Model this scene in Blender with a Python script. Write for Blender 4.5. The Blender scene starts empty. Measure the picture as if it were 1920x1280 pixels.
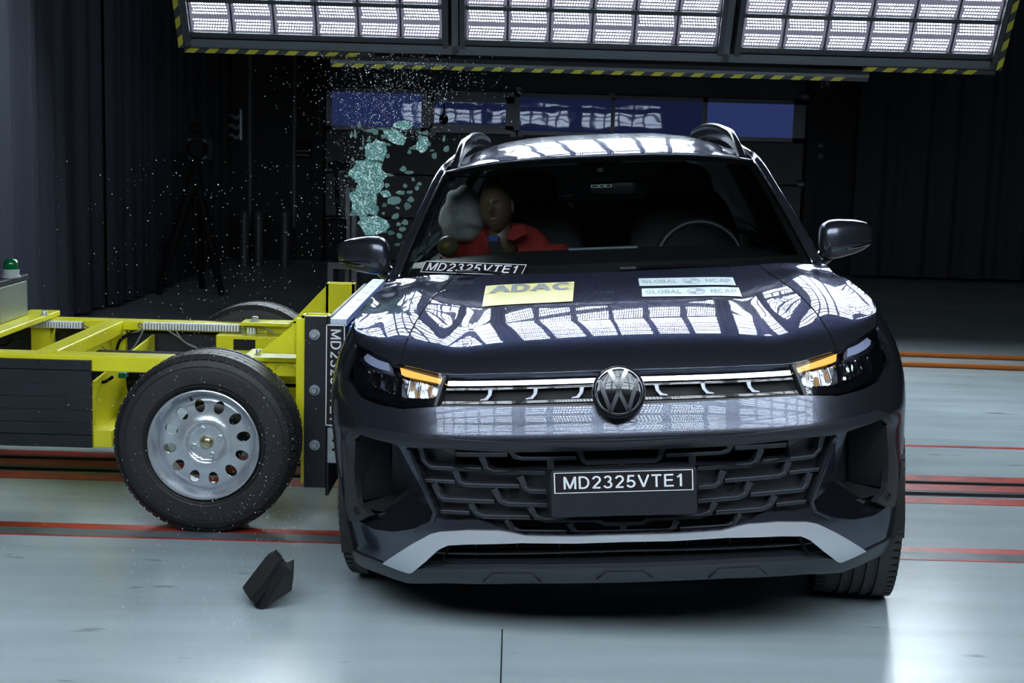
import bpy, bmesh, math, random
from mathutils import Vector, Matrix, Euler
V = Vector
random.seed(7)
SC = bpy.context.scene
COL = SC.collection
# ------------------------------------------------------------------ camera, world, exposure
FPX = 2600.0; CAMH = 1.5
PITCH = math.atan((640 - 268) / FPX); ROLL = 0.028
cF = V((0, math.cos(PITCH), -math.sin(PITCH))); _r = V((1, 0, 0)); _u = _r.cross(cF)
cR = _r * math.cos(ROLL) + _u * math.sin(ROLL); cU = -_r * math.sin(ROLL) + _u * math.cos(ROLL)
cam_d = bpy.data.cameras.new('camera'); cam = bpy.data.objects.new('camera', cam_d); COL.objects.link(cam)
cam_d.sensor_width = 36; cam_d.lens = 36 * FPX / 1920; cam_d.clip_end = 200
m3 = Matrix((cR, cU, -cF)).transposed()
cam.matrix_world = Matrix.Translation((0, 0, CAMH)) @ m3.to_4x4()
SC.camera = cam
wd = bpy.data.worlds.new('dark_hall'); SC.world = wd; wd.use_nodes = True
wd.node_tree.nodes['Background'].inputs[0].default_value = (0.45, 0.55, 0.8, 1)
wd.node_tree.nodes['Background'].inputs[1].default_value = 0.01
SC.view_settings.view_transform = 'Standard'; SC.view_settings.look = 'None'
SC.view_settings.gamma = 1; SC.view_settings.use_curve_mapping = False
SC.view_settings.exposure = 0.0
LED_REAR = 80.0; LED_FRONT = 44.0
SC.cycles.use_denoising = True
SC.cycles.max_bounces = 8; SC.cycles.transparent_max_bounces = 16
SC.cycles.sample_clamp_indirect = 4.0
SC.cycles.blur_glossy = 0.3

def proj(P):
    d = P - V((0, 0, CAMH)); z = d.dot(cF)
    return 960 + FPX * d.dot(cR) / z, 640 - FPX * d.dot(cU) / z
def ray(px, py): return cF + cR * ((px - 960) / FPX) - cU * ((py - 640) / FPX)
def W(px, py, Y):                       # world point at depth Y behind the pixel
    d = ray(px, py); return V((0, 0, CAMH)) + d * (Y / d.y)
def GY(px, py):                         # floor point
    d = ray(px, py); return V((0, 0, CAMH)) + d * (-CAMH / d.z)

# ------------------------------------------------------------------ materials
def mat(name, col, rough=0.5, metal=0.0, coat=0.0, coat_rough=0.03, emit=None, es=0.0, bump=0.0, bscale=40.0, var=0.0, vscale=6.0, spec=0.5):
    m = bpy.data.materials.new(name); m.use_nodes = True; nt = m.node_tree
    b = nt.nodes['Principled BSDF']
    b.inputs['Base Color'].default_value = (*col, 1); b.inputs['Roughness'].default_value = rough
    b.inputs['Metallic'].default_value = metal; b.inputs['Coat Weight'].default_value = coat
    b.inputs['Coat Roughness'].default_value = coat_rough; b.inputs['Specular IOR Level'].default_value = spec
    if emit: b.inputs['Emission Color'].default_value = (*emit, 1); b.inputs['Emission Strength'].default_value = es
    tc = nt.nodes.new('ShaderNodeTexCoord')
    if var > 0:
        n = nt.nodes.new('ShaderNodeTexNoise'); n.inputs['Scale'].default_value = vscale; n.inputs['Detail'].default_value = 6
        nt.links.new(tc.outputs['Object'], n.inputs['Vector'])
        mr = nt.nodes.new('ShaderNodeMapRange'); mr.inputs[1].default_value = .3; mr.inputs[2].default_value = .7
        mr.inputs[3].default_value = 1 - var; mr.inputs[4].default_value = 1 + var
        nt.links.new(n.outputs['Fac'], mr.inputs[0])
        mx = nt.nodes.new('ShaderNodeVectorMath'); mx.operation = 'SCALE'; mx.inputs[0].default_value = col
        nt.links.new(mr.outputs[0], mx.inputs['Scale']); nt.links.new(mx.outputs[0], b.inputs['Base Color'])
    if bump > 0:
        n = nt.nodes.new('ShaderNodeTexNoise'); n.inputs['Scale'].default_value = bscale; n.inputs['Detail'].default_value = 3
        nt.links.new(tc.outputs['Object'], n.inputs['Vector'])
        bp = nt.nodes.new('ShaderNodeBump'); bp.inputs['Strength'].default_value = bump; bp.inputs['Distance'].default_value = 0.01
        nt.links.new(n.outputs['Fac'], bp.inputs['Height']); nt.links.new(bp.outputs[0], b.inputs['Normal'])
    return m
M = {}
M['paint'] = mat('metallic_grey_paint', (0.108, 0.116, 0.148), 0.25, 0.9, 0.6, 0.015)
M['paint'].node_tree.nodes['Principled BSDF'].inputs['Specular Tint'].default_value = (.16, .17, .2, 1)
M['piano'] = mat('gloss_black', (0.006, 0.006, 0.009), 0.12, 0, 1.0, 0.02)
M['plastic'] = mat('satin_dark_plastic', (0.016, 0.0175, 0.023), 0.38, 0, bump=0.05, bscale=400)
M['black'] = mat('matt_black', (0.006, 0.006, 0.007), 0.7)
M['raildark'] = mat('dark_rail', (0.012, 0.013, 0.016), 0.15, spec=.35)
M['lip'] = mat('satin_grey_plastic', (0.035, 0.038, 0.048), 0.36, 0.2)
M['silver'] = mat('satin_silver', (0.60, 0.62, 0.67), 0.36, 0.5)
M['chrome'] = mat('chrome', (0.75, 0.78, 0.82), 0.08, 1.0)
M['satin_chrome'] = mat('satin_chrome', (0.7, 0.73, 0.8), 0.22, 1.0)
M['dim_chrome'] = mat('dark_chrome', (0.2, 0.21, 0.24), 0.3, 1.0)
M['edgegrey'] = mat('pale_grey_edge', (0.16, 0.17, 0.2), 0.3, 0.5)
M['rubber'] = mat('tyre_rubber', (0.018, 0.018, 0.02), 0.55, bump=0.15, bscale=60, var=.3)
M['yellow'] = mat('yellow_frame_paint', (0.80, 0.76, 0.02), 0.34, 0, 0.3, var=.08, vscale=4)
M['steelwheel'] = mat('silver_wheel_paint', (0.60, 0.63, 0.68), 0.28, 0.7, var=.12, vscale=14)
M['galv'] = mat('galvanised_steel', (0.55, 0.6, 0.64), 0.35, 0.7, var=.2, vscale=30)
M['steel'] = mat('brushed_steel_box', (0.40, 0.44, 0.38), 0.38, 0.75, var=.08, vscale=3)
M['whitesteel'] = mat('pale_painted_steel', (0.62, 0.72, 0.85), 0.35, 0.2)
M['blue'] = mat('blue_crush_block', (0.02, 0.12, 0.55), 0.3, 0.4, bump=.4, bscale=60)
M['blackboard'] = mat('black_board', (0.014, 0.016, 0.022), 0.45, var=.3, vscale=5)
M['white'] = mat('white_print', (0.85, 0.87, 0.9), 0.5)
M['labelblack'] = mat('black_label_film', (0.012, 0.008, 0.012), 0.4)
M['brass'] = mat('brass_hub_cap', (0.55, 0.5, 0.32), 0.25, 0.9)
M['cable'] = mat('grey_cable', (0.22, 0.24, 0.25), 0.5)
M['teal'] = mat('teal_connector', (0.01, 0.22, 0.26), 0.4)
M['amber'] = mat('amber_indicator', (0.3, 0.12, 0.01), 0.3, emit=(1.0, 0.56, 0.12), es=1.1)
M['drl'] = mat('pale_light_guide', (0.42, 0.46, 0.62), 0.25, 0.1, 0.6)
M['seat'] = mat('black_seat_cloth', (0.018, 0.016, 0.018), 0.75, bump=.2, bscale=200)
M['trim'] = mat('dark_cabin_trim', (0.012, 0.013, 0.016), 0.6)
M['headliner'] = mat('grey_headliner', (0.10, 0.115, 0.115), 0.9)
M['screen'] = mat('grey_dash_pad', (0.16, 0.19, 0.22), 0.5)
M['airbag'] = mat('white_airbag_fabric', (0.55, 0.54, 0.6), 0.85, bump=.3, bscale=25)
M['skin'] = mat('brown_dummy_vinyl', (0.15, 0.10, 0.062), 0.36, var=.15, vscale=20)
M['shirt'] = mat('red_dummy_suit', (0.30, 0.018, 0.015), 0.85, bump=.3, bscale=60, var=.15)
M['ball'] = mat('olive_brown_vinyl', (0.19, 0.16, 0.085), 0.35)
M['dotyellow'] = mat('yellow_mark', (0.45, 0.36, 0.01), 0.5)
M['navy'] = mat('dark_blue_fabric', (0.03, 0.06, 0.3), 0.5)
M['stickeryellow'] = mat('yellow_sticker', (0.80, 0.70, 0.10), 0.35)
M['stickergrey'] = mat('grey_print', (0.14, 0.16, 0.18), 0.5)
M['stickerwhite'] = mat('white_sticker', (0.62, 0.76, 0.82), 0.35)
M['stickerprint'] = mat('pale_grey_print', (0.26, 0.36, 0.46), 0.5)
M['green'] = mat('green_beacon_plastic', (0.003, 0.10, 0.03), 0.12, 0, 0.8)
M['beaconbase'] = mat('grey_beacon_base', (0.35, 0.38, 0.42), 0.4)
M['curtain'] = mat('grey_curtain_cloth', (0.023, 0.027, 0.040), 0.85, bump=.1, bscale=80)
M['curtain_dark'] = mat('charcoal_curtain_cloth', (0.024, 0.028, 0.034), 0.9)
M['wall'] = mat('dark_painted_wall', (0.015, 0.016, 0.019), 0.85)
M['ceil'] = mat('black_ceiling', (0.01, 0.01, 0.012), 0.9)
M['doorpanel'] = mat('grey_door_panel', (0.045, 0.048, 0.055), 0.6)
M['doorframe'] = mat('aluminium_door_frame', (0.16, 0.17, 0.2), 0.45, 0.5)
M['rigframe'] = mat('black_rig_frame', (0.03, 0.032, 0.038), 0.5, 0.3)
M['riggrey'] = mat('grey_rig_beam', (0.10, 0.105, 0.12), 0.5, 0.4)
M['tapey'] = mat('yellow_tape', (0.42, 0.38, 0.02), 0.5)
M['tapeb'] = mat('black_tape', (0.02, 0.02, 0.025), 0.5)
M['chock'] = mat('black_chock_rubber', (0.008, 0.008, 0.009), 0.55, bump=.2, bscale=120)
M['red'] = mat('red_floor_paint', (0.42, 0.035, 0.025), 0.35, var=.45, vscale=9)
M['greyline'] = mat('grey_floor_tape', (0.13, 0.15, 0.17), 0.3, var=.3, vscale=7)
M['steelrail'] = mat('dark_steel_rail', (0.05, 0.05, 0.055), 0.35, 0.7)
M['orange'] = mat('orange_cable', (0.45, 0.12, 0.01), 0.5)
M['equip'] = mat('dark_equipment', (0.005, 0.005, 0.006), 0.7, spec=.15)
M['equipgrey'] = mat('grey_equipment', (0.16, 0.17, 0.19), 0.5)
M['sign'] = mat('pale_sign', (0.2, 0.2, 0.24), 0.6)
M['darksign'] = mat('dark_red_sign', (0.03, 0.012, 0.012), 0.6)
M['darkblue'] = mat('dark_blue_sign', (0.01, 0.016, 0.04), 0.6)
M['pipe'] = mat('grey_post', (0.05, 0.054, 0.06), 0.5)

def floor_mat():
    m = mat('glossy_grey_floor', (0.5, 0.58, 0.62), 0.22, spec=0.5); nt = m.node_tree; b = nt.nodes['Principled BSDF']
    tc = nt.nodes.new('ShaderNodeTexCoord')
    def noise(scale, det, sx=1, sy=1):
        mp = nt.nodes.new('ShaderNodeMapping'); mp.inputs['Scale'].default_value = (sx, sy, 1)
        n = nt.nodes.new('ShaderNodeTexNoise'); n.inputs['Scale'].default_value = scale; n.inputs['Detail'].default_value = det
        nt.links.new(tc.outputs['Object'], mp.inputs[0]); nt.links.new(mp.outputs[0], n.inputs['Vector']); return n
    n1 = noise(0.9, 7); n2 = noise(2.5, 5, .25, 2.2); n3 = noise(170, 2); n4 = noise(5, 9, .6, 2)
    ramp = nt.nodes.new('ShaderNodeValToRGB'); e = ramp.color_ramp.elements
    e[0].position = .32; e[0].color = (0.34, 0.41, 0.43, 1); e[1].position = .68; e[1].color = (0.52, 0.61, 0.65, 1)
    mx = nt.nodes.new('ShaderNodeMix'); mx.inputs[0].default_value = .45
    nt.links.new(n1.outputs['Fac'], mx.inputs[2]); nt.links.new(n2.outputs['Fac'], mx.inputs[3])
    nt.links.new(mx.outputs[0], ramp.inputs[0])
    r2 = nt.nodes.new('ShaderNodeValToRGB'); r2.color_ramp.elements[0].position = .27; r2.color_ramp.elements[0].color = (.45, .45, .45, 1); r2.color_ramp.elements[1].position = .34
    nt.links.new(n4.outputs['Fac'], r2.inputs[0])
    mm = nt.nodes.new('ShaderNodeMix'); mm.data_type = 'RGBA'; mm.blend_type = 'MULTIPLY'; mm.inputs[0].default_value = 1
    nt.links.new(ramp.outputs[0], mm.inputs[6]); nt.links.new(r2.outputs[0], mm.inputs[7]); nt.links.new(mm.outputs[2], b.inputs['Base Color'])
    bp = nt.nodes.new('ShaderNodeBump'); bp.inputs['Strength'].default_value = .12; bp.inputs['Distance'].default_value = .003
    nt.links.new(n3.outputs['Fac'], bp.inputs['Height']); nt.links.new(bp.outputs[0], b.inputs['Normal'])
    return m
M['floor'] = floor_mat()

def led_mat(name, S):
    m = bpy.data.materials.new(name); m.use_nodes = True; nt = m.node_tree; nt.nodes.clear()
    N = nt.nodes.new; L = nt.links.new
    tc = N('ShaderNodeTexCoord'); sp = N('ShaderNodeSeparateXYZ'); L(tc.outputs['Object'], sp.inputs[0])
    def ma(op, a, b=None, c=None):
        n = N('ShaderNodeMath'); n.operation = op
        for i, x in enumerate((a, b, c)):
            if x is None: continue
            if isinstance(x, (int, float)): n.inputs[i].default_value = x
            else: L(x, n.inputs[i])
        return n.outputs[0]
    x = sp.outputs[0]; y = sp.outputs[1]
    yy = ma('SUBTRACT', ma('ABSOLUTE', y), 0.0625 - 0.048)          # 0..0.096 inside a sub-row
    ry = ma('DIVIDE', yy, 0.024); row = ma('FLOOR', ry); fy = ma('SUBTRACT', ma('FRACT', ry), .5)
    cx = ma('ADD', ma('DIVIDE', x, 0.0196), ma('MULTIPLY', row, .25)); fx = ma('SUBTRACT', ma('FRACT', cx), .5)
    d = ma('SQRT', ma('ADD', ma('POWER', ma('MULTIPLY', fx, .0196), 2), ma('POWER', ma('MULTIPLY', fy, .024), 2)))
    dot = ma('LESS_THAN', d, 0.0054)
    inb = ma('MULTIPLY', ma('LESS_THAN', ma('ABSOLUTE', x), .127), ma('MULTIPLY', ma('GREATER_THAN', yy, 0), ma('LESS_THAN', yy, .096)))
    mask = ma('MULTIPLY', dot, inb)
    st = ma('ADD', ma('MULTIPLY', mask, S), 0.28)
    cm = N('ShaderNodeMix'); cm.data_type = 'RGBA'; cm.inputs[6].default_value = (.62, .60, .85, 1); cm.inputs[7].default_value = (.80, .92, 1.0, 1)
    L(mask, cm.inputs[0]); e = N('ShaderNodeEmission'); L(cm.outputs[2], e.inputs[0]); L(st, e.inputs[1])
    o = N('ShaderNodeOutputMaterial'); L(e.outputs[0], o.inputs[0]); return m
M['led_rear'] = led_mat('led_dots_rear', LED_REAR); M['led_front'] = led_mat('led_dots_front', LED_FRONT)

def glass_mat(name, tint, refl_rough=0.02, ior=1.5, bump=0.0):
    m = bpy.data.materials.new(name); m.use_nodes = True; nt = m.node_tree; nt.nodes.clear(); N = nt.nodes.new; L = nt.links.new
    t = N('ShaderNodeBsdfTransparent'); t.inputs[0].default_value = (*tint, 1)
    g = N('ShaderNodeBsdfGlossy'); g.inputs['Roughness'].default_value = refl_rough
    f = N('ShaderNodeFresnel'); f.inputs[0].default_value = ior; mx = N('ShaderNodeMixShader')
    L(f.outputs[0], mx.inputs[0]); L(t.outputs[0], mx.inputs[1]); L(g.outputs[0], mx.inputs[2])
    o = N('ShaderNodeOutputMaterial'); L(mx.outputs[0], o.inputs[0]); return m
M['glass'] = glass_mat('windscreen_glass', (0.68, 0.74, 0.72))
M['lens'] = glass_mat('clear_lamp_lens', (0.9, 0.92, 0.95))
M['sideglass'] = glass_mat('dark_side_glass', (0.12, 0.14, 0.15), ior=1.12)

def pane_mat(es=.11, name='blue_window_pane'):
    m = bpy.data.materials.new(name); m.use_nodes = True; nt = m.node_tree; nt.nodes.clear(); N = nt.nodes.new; L = nt.links.new
    e = N('ShaderNodeEmission'); e.inputs[0].default_value = (.13, .20, .70, 1); e.inputs[1].default_value = es
    g = N('ShaderNodeBsdfGlossy'); g.inputs['Roughness'].default_value = .02; g.inputs['Color'].default_value = (.8, .85, 1, 1)
    tc = N('ShaderNodeTexCoord'); n = N('ShaderNodeTexNoise'); n.inputs['Scale'].default_value = 3.5; n.inputs['Detail'].default_value = 1
    bp = N('ShaderNodeBump'); bp.inputs['Strength'].default_value = .10; bp.inputs['Distance'].default_value = .01
    L(tc.outputs['Object'], n.inputs['Vector']); L(n.outputs['Fac'], bp.inputs['Height']); L(bp.outputs[0], g.inputs['Normal'])
    mx = N('ShaderNodeMixShader'); mx.inputs[0].default_value = .045
    L(e.outputs[0], mx.inputs[1]); L(g.outputs[0], mx.inputs[2])
    o = N('ShaderNodeOutputMaterial'); L(mx.outputs[0], o.inputs[0]); return m
M['pane'] = pane_mat(); M['pane_dim'] = pane_mat(.055, 'dim_blue_pane'); M['pane_bright'] = pane_mat(.17, 'bright_blue_pane')

def shard_mat():
    m = mat('crazed_teal_glass', (0.16, 0.36, 0.33), 0.25); nt = m.node_tree; b = nt.nodes['Principled BSDF']; N = nt.nodes.new; L = nt.links.new
    tc = N('ShaderNodeTexCoord'); v = N('ShaderNodeTexVoronoi'); v.inputs['Scale'].default_value = 170
    L(tc.outputs['Object'], v.inputs['Vector'])
    r = N('ShaderNodeValToRGB'); r.color_ramp.elements[0].position = .2; r.color_ramp.elements[0].color = (.10, .26, .235, 1)
    r.color_ramp.elements[1].position = .93; r.color_ramp.elements[1].color = (.75, .92, .9, 1)
    e = r.color_ramp.elements.new(.7); e.color = (.22, .46, .42, 1)
    sp = N('ShaderNodeSeparateColor'); L(v.outputs['Color'], sp.inputs[0]); L(sp.outputs[0], r.inputs[0]); L(r.outputs[0], b.inputs['Base Color'])
    b.inputs['Transmission Weight'].default_value = .15
    bp = N('ShaderNodeBump'); bp.inputs['Strength'].default_value = .8; bp.inputs['Distance'].default_value = .004
    L(v.outputs['Distance'], bp.inputs['Height']); L(bp.outputs[0], b.inputs['Normal']); return m
M['shard'] = shard_mat()
M['crumb'] = mat('glass_crumbs', (0.85, 0.95, 0.97), 0.2, emit=None)

# ------------------------------------------------------------------ mesh helpers
class MB:
    def __init__(s): s.v = []; s.f = []
    def add(s, vs, fs):
        o = len(s.v); s.v += [tuple(p) for p in vs]; s.f += [tuple(i + o for i in f) for f in fs]; return s
    def box(s, a, b, mtx=None):
        x0, y0, z0 = a; x1, y1, z1 = b
        vs = [V(p) for p in ((x0, y0, z0), (x1, y0, z0), (x1, y1, z0), (x0, y1, z0), (x0, y0, z1), (x1, y0, z1), (x1, y1, z1), (x0, y1, z1))]
        if mtx: vs = [mtx @ p for p in vs]
        return s.add(vs, [(0, 3, 2, 1), (4, 5, 6, 7), (0, 1, 5, 4), (1, 2, 6, 5), (2, 3, 7, 6), (3, 0, 4, 7)])
    def hexa(s, a4, b4):   # two quads -> solid
        return s.add(list(a4) + list(b4), [(0, 3, 2, 1), (4, 5, 6, 7), (0, 1, 5, 4), (1, 2, 6, 5), (2, 3, 7, 6), (3, 0, 4, 7)])
    def beam(s, p, q, w, h, up=V((0, 0, 1))):
        p = V(p); q = V(q); d = (q - p).normalized(); r = d.cross(up).normalized(); u = r.cross(d)
        c = [r * (i * w / 2) + u * (j * h / 2) for i, j in ((-1, -1), (1, -1), (1, 1), (-1, 1))]
        return s.hexa([p + k for k in c], [q + k for k in c])
    def prism(s, pts, d):
        n = len(pts); d = V(d); pts = [V(p) for p in pts]
        return s.add(pts + [p + d for p in pts], [tuple(range(n))[::-1], tuple(range(n, 2 * n))] + [(i, (i + 1) % n, n + (i + 1) % n, n + i) for i in range(n)])
    def tube(s, pts, r, n=8, closed=False, caps=True):
        pts = [V(p) for p in pts]; k = len(pts); rings = []; prev = None
        for i, p in enumerate(pts):
            a = pts[(i - 1) % k] if (closed or i > 0) else p; b = pts[(i + 1) % k] if (closed or i < k - 1) else p
            d = (b - a).normalized()
            if prev is None: prev = d.orthogonal().normalized()
            x = (prev - d * prev.dot(d)).normalized(); prev = x; y = d.cross(x)
            rr = r[i] if isinstance(r, (list, tuple)) else r
            rings.append([p + (x * math.cos(2 * math.pi * j / n) + y * math.sin(2 * math.pi * j / n)) * rr for j in range(n)])
        fs = []
        for i in range(k if closed else k - 1):
            for j in range(n):
                i2 = (i + 1) % k; fs.append((i * n + j, i * n + (j + 1) % n, i2 * n + (j + 1) % n, i2 * n + j))
        if caps and not closed: fs += [tuple(range(n))[::-1], tuple(range((k - 1) * n, k * n))]
        return s.add([p for q in rings for p in q], fs)
    def lathe(s, prof, c, ax, n=48, a0=0, a1=2 * math.pi):     # prof: (r, h) along axis
        ax = V(ax).normalized(); x = ax.orthogonal().normalized(); y = ax.cross(x); c = V(c); vs = []; k = len(prof)
        full = abs(a1 - a0 - 2 * math.pi) < 1e-6; m = n if full else n + 1
        for j in range(m):
            t = a0 + (a1 - a0) * j / n; d = x * math.cos(t) + y * math.sin(t)
            vs += [c + d * r + ax * h for r, h in prof]
        fs = []
        for j in range(n):
            j2 = (j + 1) % m
            for i in range(k - 1): fs.append((j * k + i, j2 * k + i, j2 * k + i + 1, j * k + i + 1))
        return s.add(vs, fs)
    def grid(s, fn, nu, nv, u0=0, u1=1, v0=0, v1=1, flip=False):
        vs = [fn(u0 + (u1 - u0) * i / nu, v0 + (v1 - v0) * j / nv) for j in range(nv + 1) for i in range(nu + 1)]
        fs = []
        for j in range(nv):
            for i in range(nu):
                a = j * (nu + 1) + i; f = (a, a + 1, a + nu + 2, a + nu + 1); fs.append(f[::-1] if flip else f)
        return s.add(vs, fs)
    def sphere(s, c, r, n=24, m=14, fn=None):
        c = V(c); r = (r, r, r) if isinstance(r, (int, float)) else r
        def f(a, b):
            t = a * 2 * math.pi; p = b * math.pi; d = V((math.sin(p) * math.cos(t), math.sin(p) * math.sin(t), -math.cos(p)))
            q = V((d.x * r[0], d.y * r[1], d.z * r[2]))
            if fn: q = fn(q, d)
            return c + q
        return s.grid(f, n, m, flip=False)

def tagp(o, label=None, cat=None, group=None, kind=None):
    if label: o['label'] = label
    if cat: o['category'] = cat
    if group: o['group'] = group
    if kind: o['kind'] = kind
    return o
def obj(name, mb, m, parent=None, label=None, cat=None, group=None, kind=None, smooth=None, bevel=0, weld=True, rot=None):
    me = bpy.data.meshes.new(name); me.from_pydata([tuple(p) for p in mb.v], [], mb.f)
    if weld or True:
        bm = bmesh.new(); bm.from_mesh(me)
        if weld: bmesh.ops.remove_doubles(bm, verts=bm.verts, dist=1e-5)
        bmesh.ops.recalc_face_normals(bm, faces=bm.faces) if weld == True else None
        bm.to_mesh(me); bm.free()
    me.materials.append(m if not isinstance(m, str) else M[m])
    if smooth:
        me.shade_smooth()
        if smooth < 180: me.set_sharp_from_angle(angle=math.radians(smooth))
    o = bpy.data.objects.new(name, me); COL.objects.link(o)
    if parent: o.parent = parent
    if bevel:
        b = o.modifiers.new('b', 'BEVEL'); b.width = bevel; b.segments = 2; b.limit_method = 'ANGLE'
        me.shade_smooth(); b.harden_normals = True; me.set_sharp_from_angle(angle=math.radians(50))
    tagp(o, label, cat, group, kind); return o
def empty(name, loc, label=None, cat=None, group=None, rz=0):
    o = bpy.data.objects.new(name, None); COL.objects.link(o); o.location = loc; o.rotation_euler = (0, 0, rz)
    tagp(o, label, cat, group); return o
def local(o, mb):      # shift world mesh into the frame of an (unrotated) empty
    c = V(o.location); mb.v = [tuple(V(p) - c) for p in mb.v]; return mb
def lerp(a, b, t): return a + (b - a) * t
def sstep(x, a, b):
    t = max(0, min(1, (x - a) / (b - a))); return t * t * (3 - 2 * t)
def interp(tab, x):
    if x <= tab[0][0]: return tab[0][1]
    for i in range(len(tab) - 1):
        if x <= tab[i + 1][0]:
            (x0, y0), (x1, y1) = tab[i], tab[i + 1]; h = x1 - x0; t = (x - x0) / h
            m0 = (y1 - tab[i - 1][1]) / (x1 - tab[i - 1][0]) if i > 0 else (y1 - y0) / h
            m1 = (tab[i + 2][1] - y0) / (tab[i + 2][0] - x0) if i + 2 < len(tab) else (y1 - y0) / h
            return (2*t**3-3*t**2+1)*y0 + (t**3-2*t**2+t)*h*m0 + (-2*t**3+3*t**2)*y1 + (t**3-t**2)*h*m1
    return tab[-1][1]
def spline(pts, n=6, closed=False):
    pts = [V(p) for p in pts]; k = len(pts); out = []
    for i in range(k if closed else k - 1):
        if closed: p0, p1, p2, p3 = pts[i - 1], pts[i], pts[(i + 1) % k], pts[(i + 2) % k]
        else: p0, p1, p2, p3 = pts[max(i - 1, 0)], pts[i], pts[i + 1], pts[min(i + 2, k - 1)]
        for j in range(n):
            t = j / n; out.append(.5 * ((2 * p1) + (p2 - p0) * t + (2 * p0 - 5 * p1 + 4 * p2 - p3) * t * t + (3 * p1 - p0 - 3 * p2 + p3) * t ** 3))
    if not closed: out.append(pts[-1])
    return out
def rounded(poly, r, n=4):
    out = []; k = len(poly)
    for i in range(k):
        p = V(poly[i]); a = V(poly[i - 1]) - p; b = V(poly[(i + 1) % k]) - p
        q = min(r, a.length * .45, b.length * .45); s = p + a.normalized() * q; e = p + b.normalized() * q
        for j in range(n + 1):
            t = j / n; out.append(s * (1 - t) ** 2 + p * 2 * t * (1 - t) + e * t * t)
    return [tuple(p) for p in out]

# lettering: plain sans-serif capitals and digits from thick strokes, in a unit box
def arc(cx, cy, rx, ry, a0, a1, n=12):
    return [(cx + rx * math.cos(math.radians(lerp(a0, a1, i / n))), cy + ry * math.sin(math.radians(lerp(a0, a1, i / n)))) for i in range(n + 1)]
GL = {
 'M': (.80, [[(.06, 0), (.06, 1)], [(.09, .95), (.40, .04)], [(.40, .04), (.71, .95)], [(.74, 0), (.74, 1)]]),
 'D': (.70, [[(.07, 0), (.07, 1)], [(.07, .94), (.30, .94)] + arc(.30, .5, .33, .44, 90, -90) + [(.07, .06)]]),
 '2': (.58, [arc(.29, .70, .225, .245, 170, -35) + [(.07, .06)], [(.03, .06), (.54, .06)]]),
 '3': (.58, [arc(.27, .73, .19, .22, 160, -90) , arc(.27, .28, .24, .23, 90, -165)]),
 '5': (.58, [[(.50, .94), (.14, .94), (.09, .50)] + arc(.27, .31, .24, .255, 128, -160)]),
 'V': (.70, [[(.03, 1), (.35, .03)], [(.35, .03), (.67, 1)]]),
 'T': (.64, [[(.0, .94), (.64, .94)], [(.32, 0), (.32, .94)]]),
 'E': (.62, [[(.07, 0), (.07, 1)], [(.07, .94), (.60, .94)], [(.07, .52), (.56, .52)], [(.07, .06), (.62, .06)]]),
 '1': (.46, [[(.30, 0), (.30, 1)], [(.30, .96), (.20, .82), (.06, .74)]]),
 'A': (.72, [[(.03, 0), (.36, .97)], [(.36, .97), (.69, 0)], [(.15, .34), (.57, .34)]]),
 'C': (.72, [arc(.38, .5, .31, .44, 42, 318, 18)]),
 'G': (.76, [arc(.39, .5, .32, .44, 45, 330, 18) + [(.69, .46)], [(.40, .46), (.75, .46)]]),
 'O': (.78, [arc(.39, .5, .32, .44, 0, 360, 24)]),
 'L': (.54, [[(.07, 0), (.07, 1)], [(.07, .06), (.54, .06)]]),
 'B': (.64, [[(.07, 0), (.07, 1)], [(.07, .94), (.33, .94)] + arc(.33, .73, .19, .21, 90, -90) + [(.07, .52)], [(.33, .52)] + arc(.33, .29, .24, .23, 90, -90) + [(.07, .06)]]),
 'N': (.72, [[(.07, 0), (.07, 1)], [(.08, .95), (.64, .05)], [(.65, 0), (.65, 1)]]),
 'P': (.62, [[(.07, 0), (.07, 1)], [(.07, .94), (.33, .94)] + arc(.33, .70, .22, .24, 90, -90) + [(.07, .46)]])}
def stroke_poly(pts, wd):
    L, R_ = [], []; n = len(pts)
    for i, p in enumerate(pts):
        a = pts[max(i - 1, 0)]; b = pts[min(i + 1, n - 1)]; d1 = V((p[0] - a[0], p[1] - a[1])); d2 = V((b[0] - p[0], b[1] - p[1]))
        if d1.length < 1e-9: d1 = d2
        if d2.length < 1e-9: d2 = d1
        d1.normalize(); d2.normalize(); d = (d1 + d2).normalized(); k = wd / 2 / max(.5, d.dot(d1)); nn = V((-d.y, d.x)) * k; q = V(p)
        L.append(tuple(q + nn)); R_.append(tuple(q - nn))
    return L, R_
def text2d(s, bold=0.0):
    wd = .135 + bold; x = 0; vs = []; fs = []
    for ch in s:
        w_, st = GL[ch]
        for pl in st:
            L, R_ = stroke_poly(pl, wd); o = len(vs); n = len(L)
            vs += [(a + x, b) for a, b in L + R_]; fs += [(o + i, o + n + i, o + n + i + 1, o + i + 1) for i in range(n - 1)]
        x += w_ + .16
    x -= .16
    return [(a / x, b) for a, b in vs], fs
def text_mb(s, fn, bold=0.0, x0=0, x1=1, y0=0, y1=1, mb=None):
    vs, fs = text2d(s, bold); mb = mb or MB()
    return mb.add([fn(lerp(x0, x1, x), lerp(y0, y1, y)) for x, y in vs], fs)
def border_mb(fn, t, ty=None, mb=None):
    ty = ty or t; mb = mb or MB()
    for a, b, c, d in ((0, 1, 0, ty), (0, 1, 1 - ty, 1), (0, t, 0, 1), (1 - t, 1, 0, 1)):
        mb.grid(lambda u, v, a=a, b=b, c=c, d=d: fn(lerp(a, b, u), lerp(c, d, v)), 10, 1)
    return mb

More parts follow.
